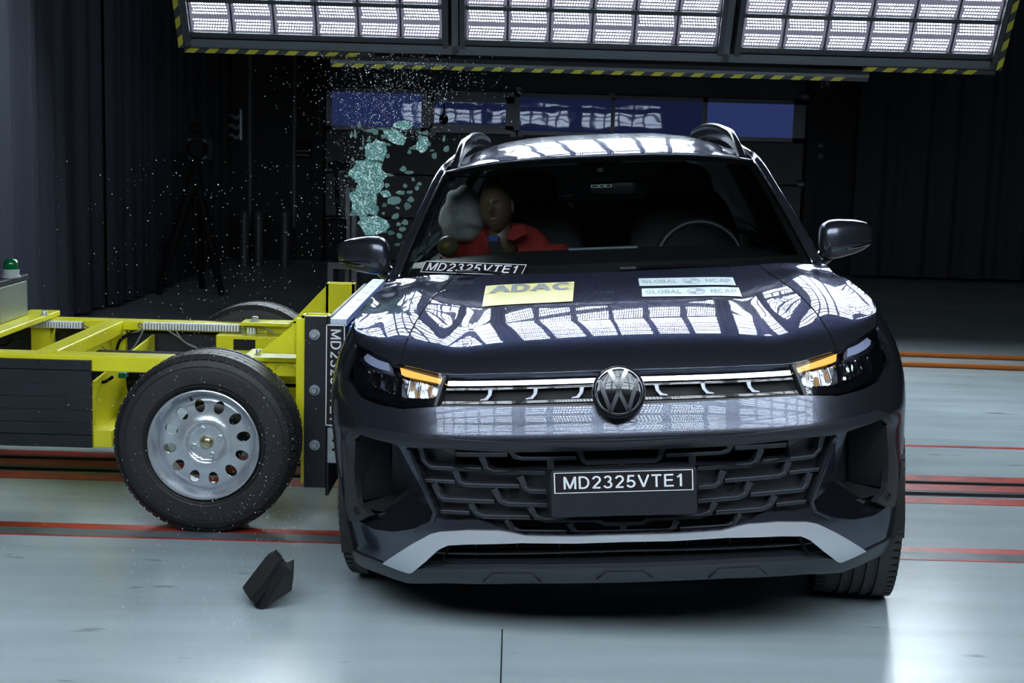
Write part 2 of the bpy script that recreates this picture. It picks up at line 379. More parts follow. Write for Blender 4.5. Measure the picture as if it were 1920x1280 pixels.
# ------------------------------------------------------------------ the hall
HX0, HX1, HY0, HY1, HZ = -7.0, 9.0, -3.0, 17.2, 7.0
def struct(name, mb, m, parent=None, label=None): return obj(name, mb, m, parent, kind='structure', label=label)
fl = struct('floor', MB().box((HX0, HY0, -.1), (HX1, HY1, 0)), 'floor')
def strip(name, Y0, Y1, m, x0=HX0 + .01, x1=HX1 - .01, z=0.002, label=None):
    o = obj(name, MB().box((x0, Y0, -.004), (x1, Y1, z)), m, fl); 
    if label: o['label'] = label
    return o
strip('red_line', 6.27, 6.40, 'red'); strip('red_line', 6.11, 6.22, 'red'); strip('red_line', 5.87, 5.98, 'red')
strip('guide_rail', 6.235, 6.255, 'steelrail', z=.012, label='dark steel guide rail'); strip('guide_rail', 6.02, 6.06, 'steelrail', z=.014)
strip('guide_slot', 6.075, 6.095, 'black', z=.004)
strip('red_line', 5.12, 5.19, 'red'); strip('grey_line', 5.035, 5.12, 'greyline'); strip('red_line', 5.02, 5.033, 'red')
strip('red_line', 7.05, 7.09, 'red', x0=.5)
strip('floor_joint', .5, 4.15, 'black', x0=-.007, x1=-.003, z=.0012)
for yy in (9.75, 10.25):
    mb = MB().tube([(x * .6 - 1, yy + .03 * math.sin(x * 1.3), .018) for x in range(0, 17)], .018, 8)
    obj('floor_cable', mb, 'orange', label='orange cable lying across the floor on the right, %s of the two' % ('nearer' if yy < 10 else 'farther'), cat='cable', group='orange floor cables', smooth=60)
struct('ceiling', MB().box((HX0, HY0, HZ), (HX1, HY1, HZ + .1)), 'ceil')
struct('wall_left', MB().box((HX0 - .1, HY0, 0), (HX0, HY1, HZ)), 'wall')
struct('wall_right', MB().box((HX1, HY0, 0), (HX1 + .1, HY1, HZ)), 'wall')
struct('wall_front', MB().box((HX0, HY0 - .1, 0), (HX1, HY0, HZ)), 'ceil')
# back wall with an opening for the sectional door
YD = 17.0
dl = W(610, 400, YD).x; dr = W(1500, 400, YD).x; dt = 3.6
wb = struct('wall_back', MB().box((HX0, HY1, 0), (HX1, HY1 + .1, HZ)), 'wall')
struct('trim_1', MB().box((HX0, YD + .02, 0), (dl - .15, HY1, HZ)).box((dr + .15, YD + .02, 0), (HX1, HY1, HZ)).box((dl - .15, YD + .02, dt), (dr + .15, HY1, HZ)), 'wall')
door = empty('door_1', ((dl + dr) / 2, YD, 0)); door['kind'] = 'structure'
zw0 = W(1055, 250, YD).z; zw1 = W(1055, 184, YD).z
edges = [0.03, .55, 1.08, zw0 - .03, zw1 + .05, zw1 + .58, zw1 + 1.1, dt]
for i in range(len(edges) - 1):
    if i == 3: continue
    obj('door_section', local(door, MB().box((dl, YD, edges[i] + .008), (dr, YD + .06, edges[i + 1] - .008))), 'doorpanel', door, bevel=.006)
wx = [(622, 790), (806, 964), (975, 1146), (1153, 1317), (1326, 1488)]
zs0, zs1 = edges[3], edges[4]
fr = MB(); fr.box((dl, YD - .01, zs0), (dr, YD + .06, zs0 + .05)); fr.box((dl, YD - .01, zs1 - .05), (dr, YD + .06, zs1))
last = dl
for i, (a, b) in enumerate(wx):
    xa = W(a, 215, YD).x; xb = W(b, 215, YD).x
    fr.box((last, YD - .01, zs0), (xa, YD + .06, zs1)); last = xb
    p = obj('pane', local(door, MB().box((xa, YD + .02, zs0 + .05), (xb, YD + .04, zs1 - .05))), ('pane', 'pane_dim', 'pane_dim', 'pane_dim', 'pane_bright')[i], door)
    if i == 1:
        f2 = MB(); 
        for q in (((xa, zs0 + .05), (xb, zs0 + .10)), ((xa, zs1 - .13), (xb, zs1 - .05)), ((xa, zs0 + .05), (xa + .05, zs1 - .05)), ((xb - .1, zs0 + .05), (xb, zs1 - .05))):
            f2.box((q[0][0], YD - .03, q[0][1]), (q[1][0], YD + .03, q[1][1]))
        obj('wicket_frame', local(door, f2), 'doorframe', door)
fr.box((last, YD - .01, zs0), (dr, YD + .06, zs1))
obj('window_frame', local(door, fr), 'doorframe', door)
for px, py in ((795, 175), (973, 168), (1148, 178), (800, 249), (810, 249), (962, 252), (976, 252)):
    p = W(px, py, YD - .05)
    obj('hinge', local(door, MB().box((p.x - .035, YD - .05, p.z - .03), (p.x + .035, YD - .01, p.z + .03))), 'doorframe', door)
for z in (.6, 1.1, zw1 + .1): 
    obj('roller', local(door, MB().lathe([(0, -.04), (.04, -.04), (.04, .04), (0, .04)], (dr - .03, YD - .05, z), (1, 0, 0), 12)), 'doorframe', door)
for x in (dl - .08, dr + .08):
    obj('door_track', local(door, MB().box((x - .06, YD - .12, 0), (x + .06, YD + .02, dt))), 'wall', door)

# curtains
def curtain(name, p, q, amp, wl, label, m, z0=.03, z1=6.9, ph=0.0):
    p = V(p); q = V(q); L = (q - p).length; d = (q - p).normalized(); nrm = V((-d.y, d.x)); n = int(L / .035)
    root_loc = V((p.x, p.y, 0)); mb = MB()
    def f(s, z):
        x = s * L; ww = x * 2 * math.pi / wl + ph
        o = amp * (math.sin(ww + .9 * math.sin(ww * .37 + ph)) + .45 * math.sin(ww * 2.3 + 1.7 * ph) * (.6 + .4 * math.sin(z * 1.2 + x)))
        o *= .75 + .25 * (1 - z)
        pt = p + d * x + nrm * o; return V((pt.x, pt.y, lerp(z0, z1, z))) - root_loc
    mb.grid(f, n, 10)
    o = obj(name, mb, m, smooth=180, label=label, cat='curtain', group='hall curtains'); o.location = root_loc; return o
curtain('curtain', (-5.5, 2.5), (-5.2, 8.4), .07, .50, 'grey hall curtain on the left beyond the picture edge beside the trolley', 'curtain')
curtain('curtain', (-3.52, 8.5), (-3.5, 11.7), .05, .42, 'pale blue-grey curtain hanging at the far left behind the trolley', 'curtain', ph=1.1)
curtain('curtain', (-3.42, 11.75), (-3.4, 13.9), .04, .34, 'dark grey curtain between the pale left curtain and the tripod camera', 'curtain', ph=2.0)
curtain('curtain', (-3.44, 14.0), (-3.46, 16.6), .05, .36, 'near-black curtain directly behind the tripod camera', 'curtain_dark', ph=.4)
curtain('curtain', (4.0, 16.45), (6.4, 16.4), .06, .40, 'charcoal curtain on the right behind the driver side mirror', 'curtain_dark', z0=.06, ph=.3)
curtain('curtain', (6.4, 16.35), (8.9, 16.3), .06, .45, 'charcoal curtain in the far right corner of the hall', 'curtain_dark', z0=.06, ph=.9)

# ------------------------------------------------------------------ LED rigs
TILT = math.radians(61)
led_me = None
def rig(name, yb, zb, xc, facing, ledmat, blabels, flabel, nrow, grp):
    # facing -1: light thrown towards the camera (bottom edge far), +1: away from it
    up = V((0, -facing * -1 * math.cos(TILT) * 1.0, math.sin(TILT)))
    up = V((0, (-math.cos(TILT) if facing < 0 else math.cos(TILT)), math.sin(TILT)))
    X = V((1, 0, 0)); nrm = V((0, (-math.sin(TILT) if facing < 0 else math.sin(TILT)), -math.cos(TILT)))   # light side
    BW, PX, PY = 1.866, .311, .265; gap = .165; tot = 3 * BW + 2 * gap
    me = bpy.data.meshes.new('led_module_' + name)
    me.from_pydata([(-.147, -.122, 0), (.147, -.122, 0), (.147, .122, 0), (-.147, .122, 0)], [], [(0, 1, 2, 3)]); me.materials.append(M[ledmat])
    g = empty('light_rig', V((xc, yb, zb)), flabel, 'light rig', grp)
    for b in range(3):
        x0 = xc - tot / 2 + b * (BW + gap); base = V((x0 + BW / 2, yb, zb)) + up * (.05 + (.035 * 0))
        e = bpy.data.objects.new('light_panel', None); COL.objects.link(e); e.parent = g; e.location = base - V(g.location); e['label'] = blabels[b]
        R = Matrix((X * (1 if nrm.dot(X.cross(up)) > 0 else 1), up, X.cross(up))).transposed().to_4x4()
        Hh = nrow * PY
        s = 1 if X.cross(up).dot(nrm) > 0 else -1
        mb = MB()
        mb.box((-BW / 2 - .03, -.05, -.09 * s), (BW / 2 + .03, Hh + .05, -.02 * s), R)
        obj('backplate', mb, 'rigframe', e)
        fm = MB()
        for i in range(nrow + 1): fm.box((-BW / 2, i * PY - .016, -.02 * s), (BW / 2, i * PY + .016, .03 * s), R)
        for i in range(7): fm.box((-BW / 2 + i * PX - .006, 0, -.02 * s), (-BW / 2 + i * PX + .006, Hh, .012 * s), R)
        for sx in (-1, 1): fm.box((sx * (BW / 2 + .02) - .02, -.05, -.02 * s), (sx * (BW / 2 + .02) + .02, Hh + .05, .05 * s), R)
        obj('lattice', fm, 'rigframe', e)
        for i in range(nrow):
            for j in range(6):
                o = bpy.data.objects.new('led_module', me); COL.objects.link(o); o.parent = e
                lx = -BW / 2 + (j + .5) * PX; ly = (i + .5) * PY
                Rm = R.copy() if s > 0 else R @ Matrix.Rotation(math.pi, 4, 'Y')
                o.matrix_local = Matrix.Translation((X * lx + up * ly + nrm * .004)) @ Rm.to_3x3().to_4x4()
    # carrying frame with hazard tape
    Hh = nrow * PY; R = Matrix((X, up, X.cross(up))).transposed().to_4x4(); s = 1 if X.cross(up).dot(nrm) > 0 else -1
    fm = MB(); w2 = tot / 2 + .08
    fm.box((-w2, -.10, -.16 * s), (w2, -.03, -.06 * s), R); fm.box((-w2, Hh + .1, -.16 * s), (w2, Hh + .2, -.06 * s), R)
    for x in (-w2, w2 - .05, -BW / 2 - gap + .06, BW / 2 + gap - .11): fm.box((x, -.1, -.17 * s), (x + .05, Hh + .15, -.06 * s), R)
    obj('beam', fm, 'riggrey', g)
    hz = MB()
    for x in (-w2 + .3, w2 - .3): hz.beam(R @ V((x, Hh + .1, -.1 * s)), V((x, (R @ V((x, Hh, 0))).y, HZ - zb)), .06, .06)
    obj('hanger', hz, 'rigframe', g)
    return g, R, s, w2, tot, Hh
rl = ['left LED light bank above the trolley, glowing white panels', 'middle LED light bank above the car roof, glowing white panels', 'right LED light bank above the right mirror, glowing white panels']
g, R, s, w2, tot, Hh = rig('rear', 10.5, 2.20, .525, -1, 'led_rear', rl, 'hanging rig of three glowing LED banks edged with yellow-black hazard tape', 9, None)
def tape(g, R, s, x0, x1, y0, y1, zz, vert=False):
    by = MB(); yy = MB(); by.box((x0, y0, zz), (x1, y1, zz + .012), R); obj('tape_base', by, 'tapeb', g)
    n = int(((y1 - y0) if vert else (x1 - x0)) / .15)
    for i in range(n):
        if vert:
            a = y0 + i * .15; pts = [(x0, a), (x1, a + .04), (x1, a + .115), (x0, a + .075)]
        else:
            a = x0 + i * .15; pts = [(a, y0), (a + .075, y0), (a + .115, y1), (a + .04, y1)]
        mb = MB().prism([R @ V((p[0], p[1], zz - .001)) for p in pts], R.to_3x3() @ V((0, 0, .016)))
        obj('tape_stripe', mb, 'tapey', g)
tape(g, R, s, -w2, -w2 + 1.42, -.135, -.10, -.06 * s + .0); tape(g, R, s, -w2 + 1.1, w2 - .95, -.20, -.165, -.02); tape(g, R, s, w2 - 1.0, w2, -.135, -.10, -.06 * s)
obj('lower_beam', MB().box((-w2 + 1.1, -.165, -.08), (w2 - .95, -.14, 0), R), 'riggrey', g)
tape(g, R, s, -w2 - .04, -w2, -.1, Hh + .1, -.06, True); tape(g, R, s, w2, w2 + .04, -.1, Hh + .1, -.06, True)
fl2 = ['left bank of the second light rig, its glow mirrored in the door windows', 'middle bank of the second light rig, mirrored in the chrome emblem', 'right bank of the second light rig, mirrored low in the bumper paint']
rig('front', 1.55, 1.88, .30, 1, 'led_front', fl2, 'second LED light rig above the viewpoint, seen mirrored in the door windows', 8, None)

# ------------------------------------------------------------------ THE CAR
YAW, CT = -0.0362, 0.0662
CO = V((.369, 3.95, 0))
car = empty('car', CO, 'dark grey metallic SUV facing the viewer, indicators lit, struck by the yellow trolley', 'car', rz=YAW)
MT = Matrix.Rotation(YAW, 4, 'Z') @ Matrix.Rotation(-CT, 4, 'Y'); MT.translation = CO
def cw(p): return MT @ V(p)
MTI = MT.inverted()
def part(name, mb, m, parent=None, **k):
    o = obj(name, mb, m, parent or car, **k)
    if not parent: o.rotation_euler = (0, -CT, 0)
    return o
PLAN = [(0, 0), (.3, .012), (.5, .045), (.65, .10), (.76, .175), (.845, .27), (.90, .37), (.932, .50), (.95, .72), (.955, 1.2), (.955, 2.4), (.95, 3.8), (.90, 4.25), (.80, 4.55), (.5, 4.72), (0, 4.76)]
_pp = spline([(a, b, 0) for a, b in PLAN], 24); PT = [0.0]
for i in range(1, len(_pp)): PT.append(PT[-1] + (_pp[i] - _pp[i - 1]).length)
import bisect
def plan(t):
    s = abs(t); i = min(max(bisect.bisect_right(PT, s) - 1, 0), len(PT) - 2); f = (s - PT[i]) / (PT[i + 1] - PT[i])
    p = _pp[i].lerp(_pp[i + 1], min(f, 1)); return (p.x if t >= 0 else -p.x), p.y
TEND = PT[-1]
V0 = [(.15, .13), (.20, .07), (.26, .035), (.34, .030), (.42, .040), (.5, .045), (.60, .038), (.635, .012), (.655, .0), (.70, .014), (.76, .036), (.80, .052), (.86, .078), (.9, .12), (.95, .2)]
U0 = [(.1, .93), (.25, .965), (.4, .99), (.55, 1.0), (.72, 1.0), (.80, .987), (.86, .966), (.90, .944), (.95, .914), (1.0, .885), (1.05, .865), (1.15, .85)]
def S(t, w):
    u, v = plan(t); return V((u * interp(U0, w), v + interp(V0, w) * (1 - sstep(v, 0, .7)), w))
def SN(t, w):
    e = .002; a = S(t + e, w) - S(t - e, w); b = S(t, w + e) - S(t, w - e); return a.cross(b).normalized()
def smap(t, w): return S(t, w), SN(t, w)
def inv(fn, px, py, g, it=14):
    a, b = g
    for _ in range(it):
        x, y = proj(cw(fn(a, b))); e = 1e-4
        xa, ya = proj(cw(fn(a + e, b))); xb, yb = proj(cw(fn(a, b + e)))
        j = [(xa - x) / e, (xb - x) / e, (ya - y) / e, (yb - y) / e]; det = j[0] * j[3] - j[1] * j[2]
        if abs(det) < 1e-9: break
        dx, dy = px - x, py - y; da = (dx * j[3] - j[1] * dy) / det; db = (j[0] * dy - j[2] * dx) / det
        a += max(-.15, min(.15, da)); b += max(-.15, min(.15, db))
    return a, b
def P2(px, py): return inv(S, px, py, ((px - 1160) / 620, 1.5 - (py - 270) / 640))
def PP(*l): return [P2(*p) for p in l]
def mir(l): return [(-a, b) for a, b in l][::-1]
def CW(px, py, v):                         # car-space point at depth v
    o = MTI @ V((0, 0, CAMH)); d = MTI.to_3x3() @ ray(px, py); return o + d * ((v - o.y) / d.y)

def panel(name, outer, m, holes=(), inset=0.0, rim=.01, step=.035, parent=None, fmap=None, stepw=None, **k):
    fmap = fmap or smap; bm = bmesh.new()
    for loop in (outer, *holes):
        vs = [bm.verts.new((a, b, 0)) for a, b in loop]
        for i in range(len(vs)): bm.edges.new((vs[i], vs[(i + 1) % len(vs)]))
    bmesh.ops.triangle_fill(bm, use_beauty=True, use_dissolve=False, edges=bm.edges[:])
    xs = [v.co.x for v in bm.verts]; ys = [v.co.y for v in bm.verts]
    def cut(lo, hi, ax, st):
        n = int((hi - lo) / st)
        for i in range(1, n + 1):
            c = lo + (hi - lo) * i / (n + 1); co = (c, 0, 0) if ax == 0 else (0, c, 0); no = (1, 0, 0) if ax == 0 else (0, 1, 0)
            bmesh.ops.bisect_plane(bm, geom=bm.verts[:] + bm.edges[:] + bm.faces[:], plane_co=co, plane_no=no, dist=1e-6)
    cut(min(xs), max(xs), 0, step); cut(min(ys), max(ys), 1, stepw or step)
    bm.normal_update()
    for f in bm.faces:
        if f.normal.z < 0: f.normal_flip()
    vl = [fmap(v.co.x, v.co.y) for v in bm.verts]
    bm.verts.index_update()
    top = [(tuple(v.index for v in f.verts)) for f in bm.faces]
    be = [(e.verts[0].index, e.verts[1].index) for e in bm.edges if len(e.link_faces) == 1]
    order = {}
    for f in bm.faces:
        for l in f.loops: order[(l.vert.index, l.link_loop_next.vert.index)] = 1
    bm.free()
    verts = [tuple(p - n * inset) for p, n in vl]; faces = list(top); nT = len(top); idx = {}
    if rim:
        for a, b in be:
            if (a, b) not in order: a, b = b, a
            for q in (a, b):
                if q not in idx:
                    idx[q] = len(verts); p, n = vl[q]; verts.append(tuple(p - n * inset)); verts.append(tuple(p - n * (inset + rim)))
            faces.append((idx[b], idx[a], idx[a] + 1, idx[b] + 1))
    me = bpy.data.meshes.new(name); me.from_pydata(verts, [], faces); me.shade_smooth()
    ln = []
    for pi, f in enumerate(faces):
        for q in f: ln.append(tuple(vl[q][1]) if pi < nT else (0, 0, 0))
    me.normals_split_custom_set(ln); me.materials.append(M[m])
    o = bpy.data.objects.new(name, me); COL.objects.link(o); o.parent = parent or car
    if not parent: o.rotation_euler = (0, -CT, 0)
    tagp(o, **k); return o

# hood edge and shoulder line
edge_px = PP((1160, 694), (1230, 692), (1300, 690), (1400, 686), (1485, 681), (1530, 668), (1573, 654), (1612, 633), (1642, 611))
tL, wL = edge_px[-1]
edge_tab = [(max(a, 0), b) for a, b in edge_px]; edge_tab[0] = (0, edge_tab[0][1])
T15 = PT[9 * 24]
TC = T15 + .12                                 # cowl corner on the side
shoulder = [(tL, wL), (tL + .12, wL + .035), (T15 - .2, wL + .09), (T15, .995), (TC, 1.02), (TC + 1.5, 1.045), (TC + 2.6, 1.08), (TC + 3.1, 1.06), (TEND, 1.02)]
def we(t):
    t = abs(t); return interp(edge_tab, t) if t <= tL else interp(shoulder, t)
TE = tL + .02
# painted shell: half outline in (t, w), mirrored
half = PP((1160, 759), (1215, 757), (1300, 753), (1420, 746), (1506, 741), (1572, 742), (1620, 729), (1648, 715), (1660, 690))
half += [(tL + .02, half[-1][1] + .02), (tL + .012, wL)]
for i in range(1, 40):
    t = tL + .012 + (TEND - .02 - tL) * i / 39; half.append((t, we(t)))
half[-1] = (TEND, half[-1][1])
def tv(v):                                      # t of a side point at depth v
    for i in range(len(_pp)):
        if _pp[i].y >= v: return PT[i]
    return TEND
def arch(vc, r=.395, n=18):
    tc = tv(vc); return [(tc + r * math.cos(a), .33 + r * math.sin(a)) for a in [math.radians(-18 + 216 * i / n) for i in range(n + 1)]]
low = [(TEND, .32), (tv(4.3), .26)] + arch(3.68) + [(tv(2.3), .21)] + arch(.77)
low += PP((1688, 1000), (1655, 1020), (1618, 1030), (1570, 1008), (1530, 992), (1500, 990), (1400, 993), (1353, 1000), (1260, 1008), (1160, 1011))
hr = half + low
gap = .0
shell = [p for p in hr] + mir([p for p in hr if abs(p[0]) > 1e-3 and abs(p[0]) < TEND - 1e-3])
# de-duplicate near-equal neighbours
def clean(l, e=1e-4):
    o = []
    for p in l:
        if not o or abs(p[0] - o[-1][0]) + abs(p[1] - o[-1][1]) > e: o.append(p)
    if abs(o[0][0] - o[-1][0]) + abs(o[0][1] - o[-1][1]) < e: o.pop()
    return o
grille_r = PP((1160, 838), (1280, 835), (1386, 829), (1504, 816), (1556, 812), (1564, 820), (1540, 890), (1521, 938), (1523, 950), (1505, 957), (1440, 960), (1400, 976), (1380, 984), (1350, 992), (1260, 997), (1160, 1000))
grille = clean([(0, grille_r[0][1])] + grille_r[1:-1] + [(0, grille_r[-1][1])] + mir(grille_r[1:-1]))
intake_r = rounded(PP((1570, 819), (1606, 800), (1648, 784), (1663, 792), (1672, 850), (1677, 925), (1671, 942), (1640, 966), (1600, 974), (1562, 970), (1524, 953), (1522, 938)), .02)
shell_c = clean(shell)
panel('body_shell', shell_c, 'paint', holes=[grille, intake_r, mir(intake_r)], rim=.025, step=.045, stepw=.014)

# bonnet and front wings
HC0 = CW(1128, 510, 1.20).z; HC1 = CW(1510, 489, 1.34).z
def HP(a, b):
    s = 1 if a >= 0 else -1; a = abs(a)
    tE = a * TE; E = S(tE, we(tE)); tt = TE; Cv = lerp(1.20, plan(TC)[1] + .12, a ** 2)
    C1 = S(TC, we(TC)); Cc = V((a * C1.x * .97, Cv, lerp(HC0, HC1, a ** 4)))
    E1 = S(TE, we(TE)); Cc1 = V((C1.x * .97, plan(TC)[1] + .12, HC1))
    sh = S(lerp(TE, TC, b), we(lerp(TE, TC, b)))
    k = .27 * (1 - a ** 4); h = (k * (1 - math.exp(-b / .05)) + (1 - k) * b)
    p = V((lerp(E.x, Cc.x, b), lerp(E.y, Cc.y, b), lerp(E.z, Cc.z, h)))
    q = V((lerp(E1.x, Cc1.x, b), lerp(E1.y, Cc1.y, b), lerp(E1.z, Cc1.z, b)))
    p += (sh - q) * a ** 5
    u = p.x; env = sstep(b, 0, .45) * (1 - sstep(b, .55, 1.15) * .8)
    p.z += env * (.026 * math.exp(-((u - .70) / .11) ** 2) - .006 * math.exp(-((u - .50) / .07) ** 2)) * (1 - a ** 8)
    p.z += .016 * (1 - min(1, u / .9) ** 2) * sstep(b, 0, .3) * (1 - sstep(b, .5, 1))
    p.x *= s; return p
AS = .70
def hgrid(a0, a1, na, nb, b0=0.0, b1=1.0):
    def f(x, y):
        a = lerp(a0, a1, x)
        if y < .0001: 
            q = HP(a, 0.0); return q + V((0, .035, -.03))
        yy = (y - 1 / nb) / (1 - 1 / nb); bb = lerp(b0, b1, yy ** 1.6)
        return HP(a, bb)
    return MB().grid(f, na, nb)
hood = hgrid(-AS, AS, 90, 60); 
part('bonnet', hood, 'paint', smooth=180, weld=2)
for s in (-1, 1):
    mb = hgrid(s * (AS + .006), s * 1.0, 36, 60)
    part('front_wing', mb, 'paint', smooth=180, weld=2 )
# seam shadow strip under the bonnet gap
for s in (-1, 1):
    part('shut_line', MB().grid(lambda x, y: HP(s * lerp(AS - .012, AS + .018, x), y) + V((0, 0, -.006)), 2, 40), 'black', smooth=180)

# upper grille bar
ug_r = PP((1160, 694), (1300, 690), (1485, 682), (1507, 741), (1420, 746), (1300, 753), (1160, 759))
ug = clean([(0, ug_r[0][1])] + ug_r[1:-1] + [(0, ug_r[-1][1])] + mir(ug_r[1:-1]))
ugo = panel('upper_grille', ug, 'black', inset=.035, rim=-.03, step=.06)
def band(pt, pb): # symmetric band from top and bottom px lists (centre first)
    a = PP(*pt); b = PP(*pb); a[0] = (0, a[0][1]); b[0] = (0, b[0][1])
    return clean(a + b[::-1] + mir(b[1:])[::1] + mir(a[1:]) if False else a + b[::-1] + mir(b[1:])[::-1] + mir(a[1:])[::1] if False else a + b[::-1] + [(-x, y) for x, y in b[1:]] + [(-x, y) for x, y in a[1:]][::-1])
panel('chrome_strip', band([(1160, 706), (1300, 702), (1483, 693)], [(1160, 715), (1300, 711), (1486, 702)]), 'satin_chrome', inset=.008, rim=.02, step=.06, parent=ugo)
panel('grille_slat', band([(1160, 718), (1300, 714), (1488, 706)], [(1160, 722), (1300, 718), (1490, 710)]), 'piano', inset=.010, rim=.02, step=.06, parent=ugo)
panel('grille_slat', band([(1160, 744), (1300, 740), (1497, 730)], [(1160, 749), (1300, 745), (1500, 735)]), 'piano', inset=.012, rim=.018, step=.06, parent=ugo)
panel('grille_slat', band([(1160, 752), (1300, 748), (1500, 737)], [(1160, 758), (1300, 753), (1505, 742)]), 'plastic', inset=.006, rim=.018, step=.06, parent=ugo)
for x in (1232, 1319, 1405):
    yo = (x - 1160) * -.036
    q = PP((x - 5, 723 + yo), (x + 3, 723 + yo), (x + 4, 732 + yo), (x + 10, 739 + yo), (x + 20, 741 + yo), (x + 20, 743 + yo), (x + 6, 743 + yo), (x - 2, 734 + yo))
    for l in (q, mir(q)): panel('grille_post', l, 'dim_chrome', inset=.004, rim=.02, step=.03, parent=ugo)

# headlights
lamp_px = [(1486, 682), (1530, 668), (1573, 655), (1612, 634), (1641, 613), (1652, 640), (1657, 672), (1655, 692), (1640, 712), (1600, 734), (1572, 740), (1508, 740)]
lamp = PP(*lamp_px)
amber = PP((1490, 690), (1530, 676), (1573, 659), (1572, 674), (1530, 687), (1491, 698))
drl = PP((1593, 649), (1612, 641), (1630, 628), (1638, 634), (1637, 642), (1628, 651), (1612, 660), (1593, 666))
cell1 = PP((1506, 701), (1540, 690), (1569, 683), (1573, 717), (1520, 721))
cell2 = PP((1572, 684), (1600, 672), (1636, 656), (1640, 672), (1636, 688), (1610, 702), (1580, 712))
for sd in (1, -1):
    fl_ = (lambda l: l) if sd > 0 else mir
    rr = panel('headlight', fl_(lamp), 'piano', inset=.045, rim=-.045, step=.03, label='headlight with amber indicator lit')
    panel('indicator', fl_(amber), 'amber', inset=.012, rim=.02, step=.03, parent=rr, label='glowing amber indicator strip')
    panel('light_guide', fl_(drl), 'drl', inset=.012, rim=.02, step=.03, parent=rr, label='pale lilac light guide')
    for ci, cell in enumerate((cell1, cell2)):
        cc = fl_(cell); xs = [p[0] for p in cc]; x0, x1 = min(xs), max(xs); n = 6 if ci == 0 else 8
        def rip(t, w, x0=x0, x1=x1, n=n, ci=ci):
            p, nn = smap(t, w); f = (t - x0) / (x1 - x0) * n; fr_ = f - math.floor(f)
            return p + nn * (-.030 + .014 * math.cos(fr_ * 2 * math.pi) ), (nn + (SN(t, w).cross(V((0, 0, 1)))) * (.9 * math.sin(fr_ * 2 * math.pi) + .5 * math.sin(w * 90 + math.floor(f) * 2)) + V((0, 0, .30 + .45 * math.sin(math.floor(f) * 2.4 + w * 60)))).normalized()
        panel('reflector', cc, 'chrome' if ci else 'satin_chrome', inset=0, rim=.01, step=.0045 if ci else .006, parent=rr, fmap=rip)
    fin = [(-sd * 0, 0)]
    a, b = P2(1576, 684), P2(1578, 720)
    ring = PP((1569, 682), (1576, 680), (1583, 716), (1577, 722), (1574, 718))
    panel('divider', fl_(ring), 'piano', inset=.008, rim=.03, step=.03, parent=rr)
    bz = PP((1588, 668), (1612, 662), (1631, 652), (1641, 640), (1646, 632), (1648, 641), (1640, 652), (1614, 668), (1589, 674))
    panel('bezel', fl_(bz), 'satin_chrome', inset=.016, rim=.012, step=.03, parent=rr, label='thin bright bezel')
    lo = PP((1512, 723), (1572, 719), (1578, 722), (1600, 718), (1640, 698), (1646, 704), (1636, 712), (1600, 731), (1572, 737), (1512, 737))
    panel('lower_bezel', fl_(lo), 'piano', inset=.02, rim=.02, step=.03, parent=rr)
    panel('lens', fl_(lamp), 'lens', inset=.0, rim=0, step=.03, parent=rr)
    ed = [P2(*p) for p in ((1484, 684), (1489, 683), (1512, 738), (1507, 742))]
    panel('edge_trim', fl_(ed), 'lip', inset=-.002, rim=.012, step=.03, parent=rr)

# emblem: ring, dark dome, chrome strokes
ec = CW(1160, 735.5, -.004); er = .0775; EA = math.radians(17)
def etilt(mb):
    R_ = Matrix.Rotation(-EA, 3, 'X'); mb.v = [tuple(ec + R_ @ (V(p) - ec)) for p in mb.v]; return mb
em = MB().lathe([(0, 0), (er, 0), (er, .012), (er * .96, .02), (er * .9, .016), (er * .9, .01)][::-1], ec, (0, -1, 0), 64)
emo = part('emblem', etilt(em), 'piano', smooth=40, label='round gloss black and chrome badge with a V over a W')
em = MB().lathe([(er * .90, .014), (er * .90, .021), (er * .865, .021), (er * .865, .014)], ec, (0, -1, 0), 64); part('badge_ring', etilt(em), 'chrome', emo, smooth=40)
part('badge_face', etilt(MB().lathe([(er * .87 * math.sin(a), .013 + .008 * math.cos(a * 1.0)) for a in [math.pi / 2 * i / 8 for i in range(9)]], ec, (0, -1, 0), 48)), 'piano', emo, smooth=180)
def stroke(pts, wd):
    mb = MB()
    for i in range(len(pts) - 1):
        (x0, z0), (x1, z1) = pts[i], pts[i + 1]; d = V((x1 - x0, 0, z1 - z0)).normalized(); nn = V((d.z, 0, -d.x)) * wd / 2
        f = lambda x, z, y: ec + V((x * er * .86, y, z * er * .86))
        L = [V((x0, 0, z0)) + nn, V((x1, 0, z1)) + nn, V((x1, 0, z1)) - nn, V((x0, 0, z0)) - nn]
        mb.hexa([f(p.x, p.z, -.0235) for p in L], [f(p.x, p.z, -.017) for p in L])
    return etilt(mb)
part('badge_letter', stroke([(-.36, .93), (0, .13), (.36, .93)], .17), 'chrome', emo)
part('badge_letter', stroke([(-.83, .52), (-.38, -.86), (0, .02), (.38, -.86), (.83, .52)], .17), 'chrome', emo)

